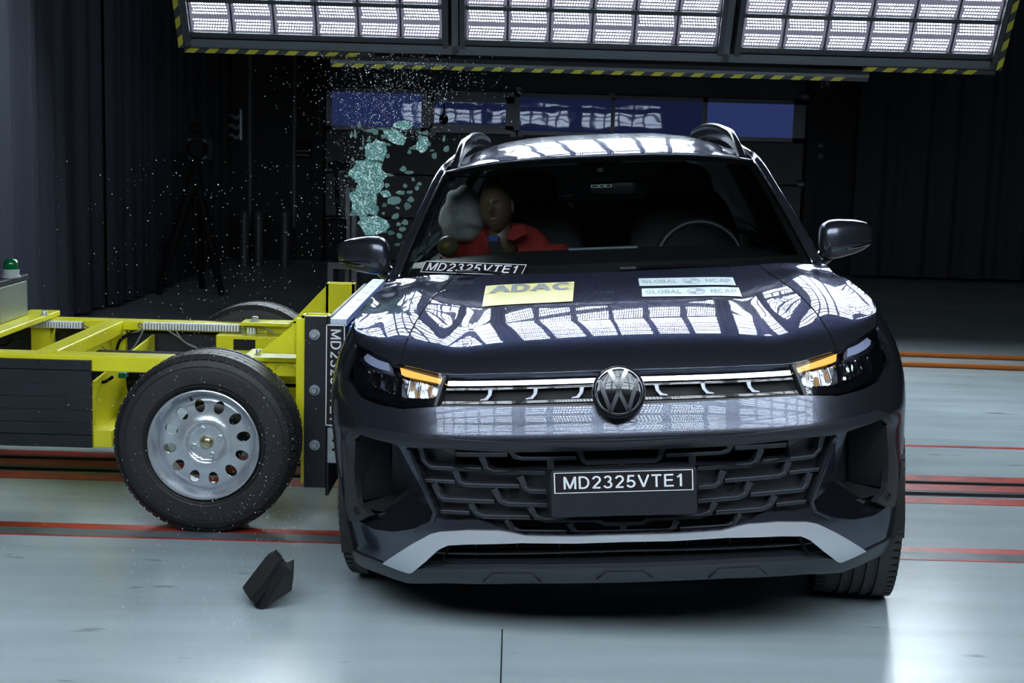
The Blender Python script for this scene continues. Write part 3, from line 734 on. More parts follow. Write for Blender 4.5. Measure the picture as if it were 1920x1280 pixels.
# lower grille
lg = panel('lower_grille', grille, 'plastic', inset=.045, rim=-.045, step=.05,
    holes=[clean(band([(1160, 842), (1300, 839), (1400, 834), (1478, 828)], [(1160, 874), (1300, 872), (1400, 872), (1482, 858)])),
           clean(band([(1160, 974), (1260, 970), (1384, 962)], [(1160, 995), (1260, 992), (1372, 984)]))])
panel('radiator', clean(band([(1160, 830), (1400, 822), (1500, 812)], [(1160, 1004), (1300, 1000), (1400, 985)])), 'black', inset=.14, rim=0, step=.08, parent=lg)
def off(pts, ws):       # polyline (t,w) with widths -> polygon
    L, Rr = [], []
    for i, p in enumerate(pts):
        a = V((*pts[max(i - 1, 0)], 0)); b = V((*pts[min(i + 1, len(pts) - 1)], 0)); d = (b - a).normalized(); n = V((-d.y, d.x, 0)); q = V((*p, 0)); w_ = ws[i] / 2
        L.append(tuple((q + n * w_).xy)); Rr.append(tuple((q - n * w_).xy))
    return Rr + L[::-1]
def gbar(*px, post=True, w0=.011, w1=.021):
    pts = PP(*px); ws = [w0] * len(pts)
    if post: ws[-1] = w1; ws[-2] = w0 + .004
    poly = off(pts, ws)
    for l in (poly, mir(poly)):
        panel('grille_bar', l, 'lip', inset=.012, rim=.032, step=.04, parent=lg)
        # thin paler grey strip along the top of the shelf
    lp = off([(a, b + .0052) for a, b in pts[:-1]] if post else [(a, b + .0052) for a, b in pts], [.0022] * (len(pts) - (1 if post else 0)))
    for l in (lp, mir(lp)): panel('grille_edge', l, 'edgegrey', inset=.009, rim=.006, step=.04, parent=lg)
bars = [((1250, 857), (1352, 852), (1366, 848), (1378, 834)), ((1380, 844), (1477, 837), (1499, 826)),
        ((1310, 880), (1409, 874), (1421, 867), (1430, 844)), ((1432, 868), (1528, 858), (1541, 845), (1546, 822)),
        ((1310, 916), (1340, 914), (1350, 907), (1358, 884)), ((1361, 903), (1462, 895), (1474, 889), (1482, 867)),
        ((1310, 941), (1385, 935), (1399, 928), (1409, 905)), ((1410, 929), (1507, 920), (1516, 911), (1523, 888)),
        ((1215, 974), (1315, 969), (1332, 962), (1343, 942)), ((1344, 962), (1433, 956), (1447, 948), (1456, 930)),
        ((1276, 993), (1366, 988), (1379, 981), (1388, 963)), ((1172, 998), (1255, 996), (1263, 990), (1270, 976))]
for b in bars: gbar(*b)
for b in (((1483, 888), (1540, 882)), ((1459, 948), (1514, 942))): gbar(*b, post=False, w0=.009)
def cbar(pts, w0=.011, w1=.021):
    r = PP(*pts); full = [(-a, b) for a, b in r[::-1]] + r; ws = [w1] + [w0 + .002] + [w0] * (len(full) - 4) + [w0 + .002] + [w1]
    panel('grille_bar', off(full, ws), 'lip', inset=.012, rim=.032, step=.04, parent=lg)
cbar([(1185, 868), (1231, 867), (1237, 862), (1245, 842)]); cbar([(1180, 982), (1205, 981), (1212, 977), (1219, 966)])
for a in ((1164, 868, 880), (1167, 984, 1000)):
    q = P2(a[0], a[1]); r = P2(a[0], a[2]); panel('grille_bar', [(-.010, r[1]), (.010, r[1]), (.010, q[1]), (-.010, q[1])], 'plastic', inset=.01, rim=.03, parent=lg)
pc = P2(1299, 866); 
for s in (-1, 1): panel('grille_bar', [(s * pc[0] - .010, pc[1] - .02), (s * pc[0] + .010, pc[1] - .02), (s * pc[0] + .010, pc[1] + .014), (s * pc[0] - .010, pc[1] + .014)], 'plastic', inset=.012, rim=.032, parent=lg)
for px, py in ((1375, 916), ):
    a, b = P2(px, py)
    for s in (-1, 1):
        p, n = smap(s * a, b); part('parking_sensor', MB().lathe([(.016, 0), (.016, .006), (.011, .008), (.010, .002), (0, .002)], p - n * .045, n, 20), 'black', lg, smooth=40)
# trim band above the grille
trim = band([(1160, 828), (1361, 818), (1513, 800), (1600, 782), (1642, 770), (1660, 775), (1670, 790)], [(1160, 839), (1386, 830), (1504, 816), (1556, 812), (1604, 799), (1648, 785), (1662, 794)])
panel('grille_trim', trim, 'plastic', inset=-.010, rim=.02, step=.03)
# side trim continuing around the intake
tr = PP((1670, 788), (1679, 850), (1683, 925), (1677, 948), (1662, 952), (1640, 940), (1661, 915), (1664, 850), (1659, 796))
for l in (tr, mir(tr)): panel('intake_trim', l, 'plastic', inset=-.004, rim=.02, step=.025)
a, b = P2(1663, 930)
for s in (-1, 1):
    p, n = smap(s * a, b); part('parking_sensor', MB().lathe([(.014, 0), (.014, .007), (.009, .009), (.008, .003), (0, .003)], p, n, 20), 'black', smooth=40)
# C-shaped intake facets
def facet(pts, m, name, **k):
    for s in (1, -1):
        vs = []
        for px, py, ins in pts:
            t, w = P2(px, py); p, n = smap(s * t, w); vs.append(p - n * ins)
        mb = MB(); f = tuple(range(len(vs))); mb.add(vs, [f if s > 0 else f[::-1]]); part(name, mb, m, **k)
A_, B_, C_, D_ = (1568, 818, .0), (1606, 799, .03), (1589, 908, .06), (1520, 946, .0)
facet([A_, D_, C_, B_], 'paint', 'intake_blade')
facet([D_, (1530, 957, -.002), (1562, 973, 0), (1602, 977, 0), (1642, 968, 0), (1673, 943, 0), (1638, 938, .045), C_], 'piano', 'intake_ledge')
facet([B_, C_, (1600, 915, .12), (1616, 800, .15)], 'plastic', 'intake_wall')
facet([C_, (1638, 938, .045), (1635, 900, .16), (1600, 890, .14)], 'black', 'intake_wall')
facet([(1606, 799, .03), (1596, 915, .15), (1640, 940, .16), (1670, 920, .14), (1664, 785, .15)], 'black', 'intake_mesh')
facet([(1662, 790, .0), (1668, 915, .0), (1662, 915, .13), (1656, 795, .13)], 'black', 'intake_wall')
facet([(1638, 938, .04), (1668, 920, .0), (1662, 915, .13), (1638, 925, .15)], 'black', 'intake_wall')
# bright edge of the blade
e = PP((1563, 818), (1569, 817), (1545, 885), (1524, 940), (1530, 957), (1562, 973), (1560, 977), (1524, 960), (1518, 944), (1540, 886))
for l in (e, mir(e)): panel('blade_edge', l, 'lip', inset=-.006, rim=.012, step=.03)
# silver bar
sb = band([(1160, 1002), (1260, 1000), (1353, 994), (1384, 986), (1403, 982), (1460, 978), (1513, 978), (1530, 981), (1560, 995), (1618, 1029)], [(1160, 1014), (1260, 1012), (1361, 1006), (1460, 1003), (1498, 1003), (1515, 1010), (1540, 1030), (1566, 1048), (1572, 1049)])
panel('silver_bar', sb, 'silver', inset=-.014, rim=.03, step=.03, label='satin silver skid bar')
# lower opening and lip
op = band([(1160, 1008), (1361, 1002), (1500, 1003)], [(1160, 1064), (1400, 1055), (1520, 1047)])
lo_ = panel('lower_intake', op, 'black', inset=.09, rim=-.09, step=.06)
panel('intake_slat', band([(1160, 1036), (1400, 1030), (1530, 1022)], [(1160, 1039), (1400, 1033), (1532, 1025)]), 'lip', inset=.025, rim=.05, step=.06, parent=lo_)
panel('intake_slat', band([(1160, 1056), (1400, 1048), (1550, 1038)], [(1160, 1062), (1400, 1054), (1552, 1044)]), 'plastic', inset=.02, rim=.05, step=.06, parent=lo_)
for x in (1213, 1293, 1376, 1457):
    q = PP((x - 1.5, 1012), (x + 1.5, 1012), (x + 1.5, 1058), (x - 1.5, 1058))
    for l in (q, mir(q)): panel('intake_rib', l, 'plastic', inset=.05, rim=.03, step=.1, parent=lo_)
lip = band([(1160, 1062), (1400, 1052), (1545, 1044), (1568, 1046), (1612, 1036), (1640, 1022), (1686, 1000)], [(1160, 1089), (1361, 1081), (1509, 1073), (1576, 1070), (1628, 1048), (1688, 1014)])
panel('front_lip', lip, 'lip', inset=-.006, rim=.03, step=.03)
for l in (band([(1160, 1070), (1206, 1068)], [(1160, 1081), (1224, 1079)]),):
    panel('lip_pad', l, 'lip', inset=-.012, rim=.01, step=.05)
q = PP((1328, 1079), (1345, 1064), (1420, 1060), (1436, 1073))
for l in (q, mir(q)): panel('lip_pad', l[::-1] if False else l, 'lip', inset=-.012, rim=.01, step=.05)

# plate holder with label
ph0 = CW(1031, 879, .005); ph1 = CW(1307, 962, .005); vpl = -.012
hw = (ph1.x - ph0.x) / 2; pcx = (ph0.x + ph1.x) / 2; z0 = CW(1170, 965, .0).z; z1 = CW(1170, 877.5, .0).z
pb = MB().prism([(x + pcx, .02, z) for x, z in rounded([(-hw, z0), (hw, z0), (hw, z1), (-hw, z1)], .012)], (0, vpl - .02, 0))
pho = part('plate_holder', pb, 'plastic', bevel=.003)
a = CW(1038, 884, vpl); b = CW(1300, 920, vpl); lx0, lx1 = a.x, b.x; lz1 = z1 - .005; lz0 = lz1 - .062
lab = lambda x, y, d=0: V((lerp(lx0, lx1, x), vpl - .0015 - d, lerp(lz0, lz1, y)))
part('plate_label', MB().box((lx0, vpl - .0015, lz0), (lx1, vpl + .001, lz1)), 'labelblack', pho, label='black label reading MD2325VTE1')
part('plate_lettering', border_mb(lambda x, y: lab(x, y, .001), .008, .035, text_mb('MD2325VTE1', lambda x, y: lab(x, y, .001), 0, .07, .93, .2, .8)), 'white', pho)

# bonnet stickers
def HI(px, py): return inv(HP, px, py, ((px - 1160) / 500, .5), 25)
def quadfn(corners, d):
    q = [HI(*c) for c in corners]           # bl, br, tr, tl
    def f(x, y):
        a = lerp(lerp(q[0][0], q[1][0], x), lerp(q[3][0], q[2][0], x), y); b = lerp(lerp(q[0][1], q[1][1], x), lerp(q[3][1], q[2][1], x), y)
        return HP(a, b) + V((0, -.0005, d))
    return f
def sticker(name, corners, m, lab_):
    f = quadfn(corners, .0025); return part(name, MB().grid(f, 24, 8), m, smooth=180, label=lab_)
ad = [(904, 576), (1074, 566), (1077, 529), (911, 537)]
so = sticker('bonnet_sticker', ad, 'stickeryellow', 'yellow sticker with grey capital letters')
f = quadfn(ad, .0040); 
part('sticker_lettering', text_mb('ADAC', f, .10, .08, .96, .58, .95), 'stickergrey', so)
def logo(f, cx, cy, rx, ry, mb):
    n = 28
    for k in range(4):
        if k % 2: continue
        pts = [f(cx, cy)] + [f(cx + rx * .8 * math.cos(math.pi / 2 * k + math.pi / 2 * i / 8), cy + ry * .8 * math.sin(math.pi / 2 * k + math.pi / 2 * i / 8)) for i in range(9)]
        mb.add(pts, [tuple(range(10))])
    for i in range(n):
        a0, a1 = 2 * math.pi * i / n, 2 * math.pi * (i + 1) / n
        mb.add([f(cx + rx * r * math.cos(a), cy + ry * r * math.sin(a)) for r, a in ((.86, a0), (1, a0), (1, a1), (.86, a1))], [(0, 1, 2, 3)])
for i, cs in enumerate(([(1199, 537), (1380, 536), (1374, 521), (1197, 523)], [(1204, 557), (1391, 557), (1385, 540), (1203, 542)])):
    so = sticker('bonnet_sticker', cs, 'stickerwhite', 'white sticker with pale grey capitals, %s of two' % ('nearer the windscreen' if i == 0 else 'nearer the bonnet front'))
    f = quadfn(cs, .0040); mb = text_mb('GLOBAL', f, .06, .04, .40, .3, .72); text_mb('NCAP', f, .06, .70, .96, .3, .72, mb); logo(f, .55, .5, .09, .36, mb)
    part('sticker_lettering', mb, 'stickerprint', so)

# ---------------- greenhouse
wc = CW(1128, 497, 1.26); wcz = wc.z
bc = CW(1524, 488, 1.52); hc = CW(1412, 303, 2.02); hm = CW(1127, 292, 1.90)
uB, zB = (bc.x), bc.z; uH, zH = hc.x, hc.z
def WS(a, b):     # a -1..1, b 0..1 bottom->top
    s = abs(a)
    p0 = V((a * uB, lerp(1.26, 1.52, s ** 2.4), lerp(wcz - .045, zB - .02, s ** 2))); p1 = V((a * uH, lerp(1.90, 2.02, s ** 2.6), lerp(hm.z, zH, s ** 3)))
    p = p0.lerp(p1, b); p += V((0, -.035, .02)) * (4 * b * (1 - b)) * (1 - .5 * s); return p
part('windscreen', MB().grid(lambda x, y: WS(2 * x - 1, y), 40, 20), 'glass', smooth=180)
# black frit border
fr = MB()
fr.grid(lambda x, y: WS(2 * x - 1, y * .10) + V((0, .008, -.004)), 40, 3)
fr.grid(lambda x, y: WS(2 * x - 1, 1 - y * .055) + V((0, .008, -.004)), 40, 2)
for s in (-1, 1): fr.grid(lambda x, y, s=s: WS(s * (1 - x * .045), y) + V((0, .008, -.004)), 2, 20)
part('glass_border', fr, 'black', smooth=180)
part('cowl_panel', MB().grid(lambda x, y: HP(2 * x - 1, 1.0).lerp(WS(2 * x - 1, .03), y) + V((0, 0, -.012)), 40, 3), 'plastic', smooth=180)
# roof
RT = [(0, 0.0), (.12, .030), (.35, .066), (.8, .092), (1.3, .095), (1.9, .07), (2.35, .02), (2.5, -.03)]
def RE(v):   # half width of roof at depth offset d from header
    return lerp(uH, uH * .97, min(v / 2.4, 1))
zc0 = hm.z
def RP(a, d):
    s = abs(a); e = V((0, 0, 0)); v0 = lerp(1.90, 2.02, s ** 2.6)
    return V((a * RE(d) , v0 + d - .0 * s, lerp(hm.z, zH, s ** 3) + interp(RT, d) - .045 * s ** 4 * sstep(d, 0, .25)))
part('roof_panel', MB().grid(lambda x, y: RP(2 * x - 1, 2.45 * y ** 1.3), 48, 48), 'paint', smooth=180)
part('header_trim', MB().tube([WS(2 * i / 20 - 1, 1.0) + V((0, 0, .001)) for i in range(21)], .007, 8), 'paint', smooth=180)
# pillars: painted strips from screen edge outwards
outer = [CW(x, y, v) for x, y, v in ((1548, 505, 1.55), (1527, 476, 1.60), (1509, 439, 1.68), (1477, 389, 1.82), (1452, 351, 1.94), (1427, 308, 2.08), (1404, 286, 2.2), (1380, 270, 2.35))]
oc = spline(outer, 5)
def OC(b):
    x = b * (len(oc) - 1); i = min(int(x), len(oc) - 2); return oc[i].lerp(oc[i + 1], x - i)
for s in (-1, 1):
    def pf(x, y, s=s):
        i_ = WS(1, min(y / .82, 1)) if y < .82 else RP(1, (y - .82) / .18 * .35)
        o_ = OC(y); p = i_.lerp(o_, x); p += V((.018, -.02, .012)) * (4 * x * (1 - x)); p.x *= s; return p
    part('front_pillar', MB().grid(pf, 8, 40), 'paint', smooth=180)
    part('screen_seal', MB().tube([(WS(1, b).x * s + .002 * s, WS(1, b).y - .004, WS(1, b).z + .004) for b in [i / 20 for i in range(21)]], .0045, 6), 'satin_chrome', smooth=180)
    # roof rail side and door frame line down to the belt
    sw = lambda d: OC(1).z - .02 + interp(RT, d) - .066
    eu, ev, ez = OC(1)
    def side(x, y, s=s):     # x along, y from belt (0) to roof edge (1)
        v = lerp(1.62, 4.30, x); d = max(v - 2.02, 0)
        t = tv(min(v, 4.2)); bl = S(t, we(t)); bl.y = v
        if v < 2.35:
            k = (v - 1.55) / (2.35 - 1.55); top = OC(k ** .9)
        else:
            top = V((RE(v - 2) * .985, v, zH + interp(RT, v - 2.02) - .055))
        p = bl.lerp(top, y); p.x += .02 * 4 * y * (1 - y); p.x *= s; return p
    if s > 0:
        part('side_window', MB().grid(side, 40, 8), 'piano', smooth=180)
        part('reflection_blocker', MB().grid(lambda x, y, s=s: side(x, y, s) + V((-.015 * s, 0, 0)), 20, 6), 'black', smooth=180)  # added black sheet, keeps rig reflections off the inside of the window
    part('roof_side', MB().grid(lambda x, y, s=s: (lambda a, b: a.lerp(b, y) + V((s * .01, 0, .012)) * (4 * y * (1 - y)))(side(.27 + .73 * x, .98, s) if True else None, RP(s, 2.4 * min(1, (.05 + .95 * x)))), 30, 4), 'paint', smooth=180)
    bp = MB(); bp.grid(lambda x, y, s=s: side(.40 + .05 * x, y, s) + V((s * .004, 0, 0)), 2, 8); bp.grid(lambda x, y, s=s: side(.83 + .17 * x, y, s) + V((s * .004, 0, 0)), 4, 8)
    part('side_pillar', bp, 'piano', smooth=180)
    part('window_frame', MB().tube([side(x / 30, 1.0, s) for x in range(31)], .012, 8).tube([side(x / 30, 0.0, s) for x in range(31)], .010, 8), 'piano', smooth=180)
# tailgate glass area
part('rear_window', MB().grid(lambda x, y: V(((2 * x - 1) * lerp(.78, uH * .93, y), lerp(4.62, 4.42, y), lerp(1.05, zH - .02, y))), 12, 6), 'sideglass', smooth=180)
# roof rails
for s in (-1, 1):
    base = []
    for i in range(41):
        x = i / 40; v = lerp(2.06, 4.1, x); d = v - 2.02
        hgt = .072 * (1 - (1 - min(x / .13, 1)) ** 2.2) * (1 - (1 - min((1 - x) / .1, 1)) ** 2.2)
        u_ = RE(d) * lerp(.965, .93, min(x / .2, 1)); base.append((u_, v, zH + interp(RT, d) - .035, hgt * 1.5))
    mb = MB()
    def rf(a, b):
        u_, v, z, h = base[round(b * 40)]; k = a * 2 * math.pi
        return V((s * (u_ + .014 * math.copysign(abs(math.cos(k)) ** .5, math.cos(k)) - .02 * h / .1), v, z + h * .78 + (.22 * h + .012) * math.sin(k)))
    mb.grid(rf, 16, 40)
    part('roof_rail', mb, 'raildark', smooth=60)

# mirrors
for s in (-1, 1):
    mc = CW(1588, 447, 1.62); rx, rz, ry = .112, .080, .085
    def mf(q, d, s=s):
        def sg(v, e): return math.copysign(abs(v) ** e, v)
        x = sg(d.x, .62) * rx; z = sg(d.z, .60) * rz; y = sg(d.y, .8) * ry
        k = (x / rx + 1) / 2                       # 0 inner .. 1 outer
        z = z * (1 - .34 * k ** 1.6) + .010 * k - (.010 if z < 0 else 0) * (1 - k); y = y * (1 - .35 * k) + .05 * k
        return V((x, y, z))
    def make(z0, z1):
        m2 = MB(); f0 = lambda a, b: mf(None, V((math.sin(b * math.pi) * math.cos(a * 2 * math.pi), math.sin(b * math.pi) * math.sin(a * 2 * math.pi), -math.cos(b * math.pi))))
        m2.grid(f0, 40, 16, 0, 1, z0, z1); m2.v = [(s * (mc.x + p[0]), mc.y + p[1], mc.z + p[2]) for p in m2.v]; return m2
    mo = part('mirror', make(.40, 1), 'paint', smooth=180, label='door mirror housing')
    part('mirror_base', make(0, .40), 'lip', mo, smooth=180)
    part('mirror_indicator', MB().tube([(s * (mc.x + lerp(-.02, .098, i / 12)), mc.y - .082 + .10 * (i / 12) ** 2.2, mc.z - .034 + .012 * (i / 12)) for i in range(13)], [.005] * 13, 8), 'piano', mo, smooth=180)
    part('mirror_foot', MB().tube([(s * (mc.x - .075), mc.y + .01, mc.z - .055), (s * (mc.x - .11), mc.y + .01, mc.z - .09), (s * (mc.x - .15), mc.y + .0, mc.z - .10)], [.035, .03, .035], 12), 'piano', mo, smooth=180)

# wipers
for i, (p, q) in enumerate((((870, 509), (962, 516)), ((1176, 503), (1372, 499)))):
    a = CW(*p, 1.27); b = CW(*q, 1.34)
    mb = MB().tube([a, a.lerp(b, .5) + V((0, 0, .006)), b], .006, 6)
    wo = part('wiper', mb, 'piano', smooth=60)
    part('wiper_cap', MB().beam(a - V((.03, 0, 0)), a + V((.035, 0, 0)), .02, .012), 'plastic', wo, bevel=.004)

# windscreen label
wl = [CW(x, y, 1.35) for x, y in ((788, 511), (980, 517), (988, 497), (799, 490))]
def WSI(px, py): return inv(WS, px, py, ((px - 1128) / 390, .1), 20)
wq = [WSI(x, y) for x, y in ((788, 511), (978, 517), (988, 497), (799, 490))]
def wf(x, y, d=.004):
    a = lerp(lerp(wq[0][0], wq[1][0], x), lerp(wq[3][0], wq[2][0], x), y); b = lerp(lerp(wq[0][1], wq[1][1], x), lerp(wq[3][1], wq[2][1], x), y)
    return WS(a, b) + V((0, -d, d * .5))
wo = part('windscreen_label', MB().grid(lambda x, y: wf(x, y, .004), 16, 3), 'labelblack', smooth=180, label='black label reading MD2325VTE1')
part('label_lettering', border_mb(lambda x, y: wf(x, y, .006), .007, .05, text_mb('MD2325VTE1', lambda x, y: wf(x, y, .006), 0, .05, .94, .18, .86)), 'white', wo)

# interior
part('floor_pan', MB().box((-.80, .6, .26), (.80, 4.4, .34)), 'black')
for s in (-1, 1): part('door_card', MB().box((s * .80 - .02, 1.35, .3), (s * .80 + .02, 4.2, .98)), 'black')
part('bulkhead', MB().box((-.78, 1.15, .34), (.78, 1.25, .93)), 'black')
zd = wcz
part('dashboard', MB().grid(lambda x, y: V(((2 * x - 1) * .80, lerp(1.22, 1.95, y), lerp(zd - .06, zd + .012, sstep(y, 0, .8)) - .035 * abs(2 * x - 1) ** 3)), 20, 10).box((-.8, 1.93, .6), (.8, 1.97, zd - .03)), 'trim', smooth=40)
s0 = CW(1065, 475, 1.9); s1 = CW(1196, 461, 1.9)
part('display', MB().box((s0.x, 1.9, s0.z), (s1.x, 1.93, s1.z)), 'screen', bevel=.004)
sc = CW(1312, 492, 2.08); sr = .185
swo = part('steering_wheel', MB().tube([sc + V((sr * math.cos(a), .35 * sr * math.sin(a), .93 * sr * math.sin(a))) for a in [2 * math.pi * i / 36 for i in range(36)]], .016, 10, closed=True), 'plastic', smooth=180)
part('airbag_cover', MB().sphere(sc, (.08, .04, .06), 16, 10), 'plastic', swo, smooth=180)
for a in (0, math.pi, -math.pi / 2): part('spoke', MB().beam(sc, sc + V((sr * math.cos(a), .35 * sr * math.sin(a), .93 * sr * math.sin(a))), .03, .015), 'plastic', swo)
part('headliner', MB().grid(lambda x, y: RP((2 * x - 1) * .96, .06 + 2.25 * y) + V((0, 0, -.035)), 20, 20), 'headliner', smooth=180)
mc2 = CW(1128, 350, 2.05)
m2 = CW(1150, 352, 2.06)
part('rear_view_mirror', MB().sphere(m2, (.115, .02, .034), 24, 10, fn=lambda q, d: V((math.copysign(abs(d.x) ** .5, d.x) * .105, q.y, math.copysign(abs(d.z) ** .6, d.z) * .034))), 'plastic', smooth=180)
c1 = CW(1126, 318, 1.99)
part('camera_housing', MB().add([c1 + V(p) for p in ((-.10, 0, .05), (.10, 0, .05), (.06, .02, -.05), (-.06, .02, -.05), (-.10, .12, .05), (.10, .12, .05), (.06, .12, -.05), (-.06, .12, -.05))], [(0, 3, 2, 1), (4, 5, 6, 7), (0, 1, 5, 4), (1, 2, 6, 5), (2, 3, 7, 6), (3, 0, 4, 7)]), 'trim')
c2 = CW(1126, 316, 1.97); part('camera_eye', MB().lathe([(0, .004), (.012, .004), (.016, .0), (.018, -.006)], c2, (0, -1, 0), 20), 'chrome', smooth=60)
a = CW(1108, 352, 1.98); b = CW(1147, 345, 1.98)
to = part('toll_tag', MB().box((a.x, 1.98, a.z), (b.x, 1.985, b.z)), 'labelblack')
part('tag_frame', border_mb(lambda x, y: V((lerp(a.x, b.x, x), 1.978, lerp(a.z, b.z, y))), .05, .2).box((lerp(a.x, b.x, .3), 1.978, lerp(a.z, b.z, .35)), (lerp(a.x, b.x, .45), 1.979, lerp(a.z, b.z, .65))).box((lerp(a.x, b.x, .6), 1.978, lerp(a.z, b.z, .35)), (lerp(a.x, b.x, .75), 1.979, lerp(a.z, b.z, .65))), 'white', to)
def seat(cx, cy, label, hy=0):
    so = part('seat', MB().sphere((cx, cy + .18, .90), (.27, .10, .42), 28, 16, fn=lambda q, d: V((math.copysign(abs(d.x) ** .5, d.x) * (.27 - .05 * max(d.z, 0)), math.copysign(abs(d.y) ** .7, d.y) * .10 + .12 * d.z, math.copysign(abs(d.z) ** .6, d.z) * .40))), 'seat', smooth=180, label=label)
    part('headrest', MB().sphere((cx, cy + .30, 1.285), (.15, .06, .12), 24, 14, fn=lambda q, d: V((math.copysign(abs(d.x) ** .6, d.x) * (.15 - .03 * max(d.z, 0)), d.y * .06, math.copysign(abs(d.z) ** .6, d.z) * .12))), 'seat', so, smooth=180)
    part('cushion', MB().sphere((cx, cy - .15, .52), (.27, .30, .10), 20, 10, fn=lambda q, d: V((math.copysign(abs(d.x) ** .5, d.x) * .27, math.copysign(abs(d.y) ** .5, d.y) * .30, d.z * .10))), 'seat', so, smooth=180)
seat(-.33, 2.35, 'seat behind the dummy'); seat(.40, 2.35, 'empty driver seat')
part('rear_bench', MB().sphere((0, 3.35, .88), (.62, .12, .34), 28, 14, fn=lambda q, d: V((math.copysign(abs(d.x) ** .3, d.x) * .62, d.y * .12 + .08 * d.z, math.copysign(abs(d.z) ** .5, d.z) * .34))), 'seat', smooth=180)
# things seen through the cabin
p = CW(1042, 402, 2.9)
part('door_handle', MB().tube([CW(x, y, 2.6) for x, y in ((1030, 404), (1040, 393), (1056, 393), (1068, 404), (1062, 405), (1048, 404))], .004, 6), 'chrome', smooth=180)
part('cargo_strap', MB().tube([CW(x, y, 2.7) for x, y in ((1046, 425), (1062, 412), (1078, 401), (1088, 394))], [.006, .014, .02, .012], 8), 'navy', smooth=180)
part('cargo_rail', MB().beam(CW(1015, 370, 3.0), CW(1075, 366, 3.0), .02, .004).beam(CW(1025, 386, 2.95), CW(1076, 384, 2.95), .02, .02), 'galv')
# curtain / side airbags
ab = MB()
def abf(q, d):
    return V((q.x * (1 - .25 * d.z), q.y, q.z)) * (1 + .05 * math.sin(5 * d.x + 7 * d.z) + .03 * math.sin(13 * d.z + 4))
ac = CW(868, 404, 2.30)
part('side_airbag', MB().sphere(ac, (.105, .16, .135), 40, 24, fn=abf), 'airbag', smooth=180, label='inflated white side airbag beside the dummy head')
tx = lambda x, y: (lambda px, py: CW(px, py, 2.125))(lerp(838, 893, x), lerp(424, 416, y) + x * 10)
text_mb
# ---------------- wheels of the car
def tyre_prof(R, w, rr):
    h = w / 2; return [(rr, -h * .86), (rr + .012, -h * .96), (lerp(rr, R, .5), -h), (R - .022, -h * .97), (R - .007, -h * .84), (R, -h * .66), (R, h * .66), (R - .007, h * .84), (R - .022, h * .97), (lerp(rr, R, .5), h), (rr + .012, h * .96), (rr, h * .86)]
def groove_prof(R, w, rr):
    h = w / 2; out = []
    base = tyre_prof(R, w, rr); out += base[:6]
    for g in (-.42, -.14, .14, .42):
        out += [(R, h * (g - .055)), (R - .008, h * (g - .04)), (R - .008, h * (g + .04)), (R, h * (g + .055))]
    return out + base[6:]
def car_wheel(cx, cyy, R, w, s, steer, label):
    c = MTI @ V((0, 0, 0))
    e = bpy.data.objects.new('wheel', None); COL.objects.link(e); e.parent = car
    e.location = (cx, cyy, R); e.rotation_euler = (0, 0, steer); e['label'] = label
    rr = .235
    t = obj('tyre', MB().lathe(groove_prof(R, w, rr), (0, 0, 0), (1, 0, 0), 80), 'rubber', e, smooth=40)
    lug = MB()
    for k in range(72):
        a = 2 * math.pi * k / 72
        for q in (-1, 1):
            Rm = Matrix.Rotation(a, 4, 'X'); lug.box((q * w * .36, -.010, R - .012), (q * w * .475, .010, R - .002 ), Rm) if q < 0 else lug.box((w * .36, -.010, R - .012), (w * .475, .010, R - .002), Rm)
    obj('tread', lug, 'rubber', e, kind='stuff')
    rim = MB().lathe([(rr + .004, -s * -.40 * w), (rr - .004, s * .44 * w), (rr - .016, s * .42 * w), (rr - .03, s * .30 * w), (rr - .03, -s * .42 * w), (rr, -s * .44 * w)], (0, 0, 0), (1, 0, 0), 64)
    ro = obj('rim', rim, 'steelwheel', e, smooth=40)
    for k in range(10):
        a = 2 * math.pi * k / 10; sp = MB().beam((s * .34 * w, .045 * math.cos(a), .045 * math.sin(a)), (s * .40 * w, (rr - .015) * math.cos(a + .12), (rr - .015) * math.sin(a + .12)), .028, .022)
        so = obj('spoke', sp, 'steelwheel', ro, bevel=.004)
    obj('hub_cap', MB().lathe([(0, s * .44 * w), (.035, s * .44 * w), (.06, s * .38 * w), (.065, s * .2 * w)], (0, 0, 0), (1, 0, 0), 32), 'steelwheel', ro, smooth=40)
    obj('brake_disc', MB().lathe([(.05, 0), (.16, 0), (.16, s * .03), (.05, s * .03)], (0, 0, 0), (1, 0, 0), 32), 'galv', ro)
wR = .345
off_ = -.0
car_wheel(.790, .73, wR, .265, 1, -.10, 'front wheel at the right of the picture'); car_wheel(-.775, .73, wR, .265, -1, -.10, 'front wheel on the struck side')
car_wheel(.79, 3.68, wR, .235, 1, 0, 'rear wheel'); car_wheel(-.81, 3.68, wR, .235, -1, 0, 'rear wheel')
# arch liners so the wheel wells are dark
for vc in (.77, 3.68):
    for s in (-1, 1):
        t = tv(vc)
        part('wheel_well', MB().grid(lambda x, y, s=s, vc=vc: V((s * lerp(.50, .905, y), vc + .40 * math.cos(math.radians(-15 + 210 * x)), .33 + .40 * math.sin(math.radians(-15 + 210 * x)))), 24, 2), 'black', smooth=180)
part('underbody', MB().box((-.52, .35, .22), (.52, 4.55, .27)).box((-.86, 1.4, .22), (.86, 3.2, .30)), 'black')
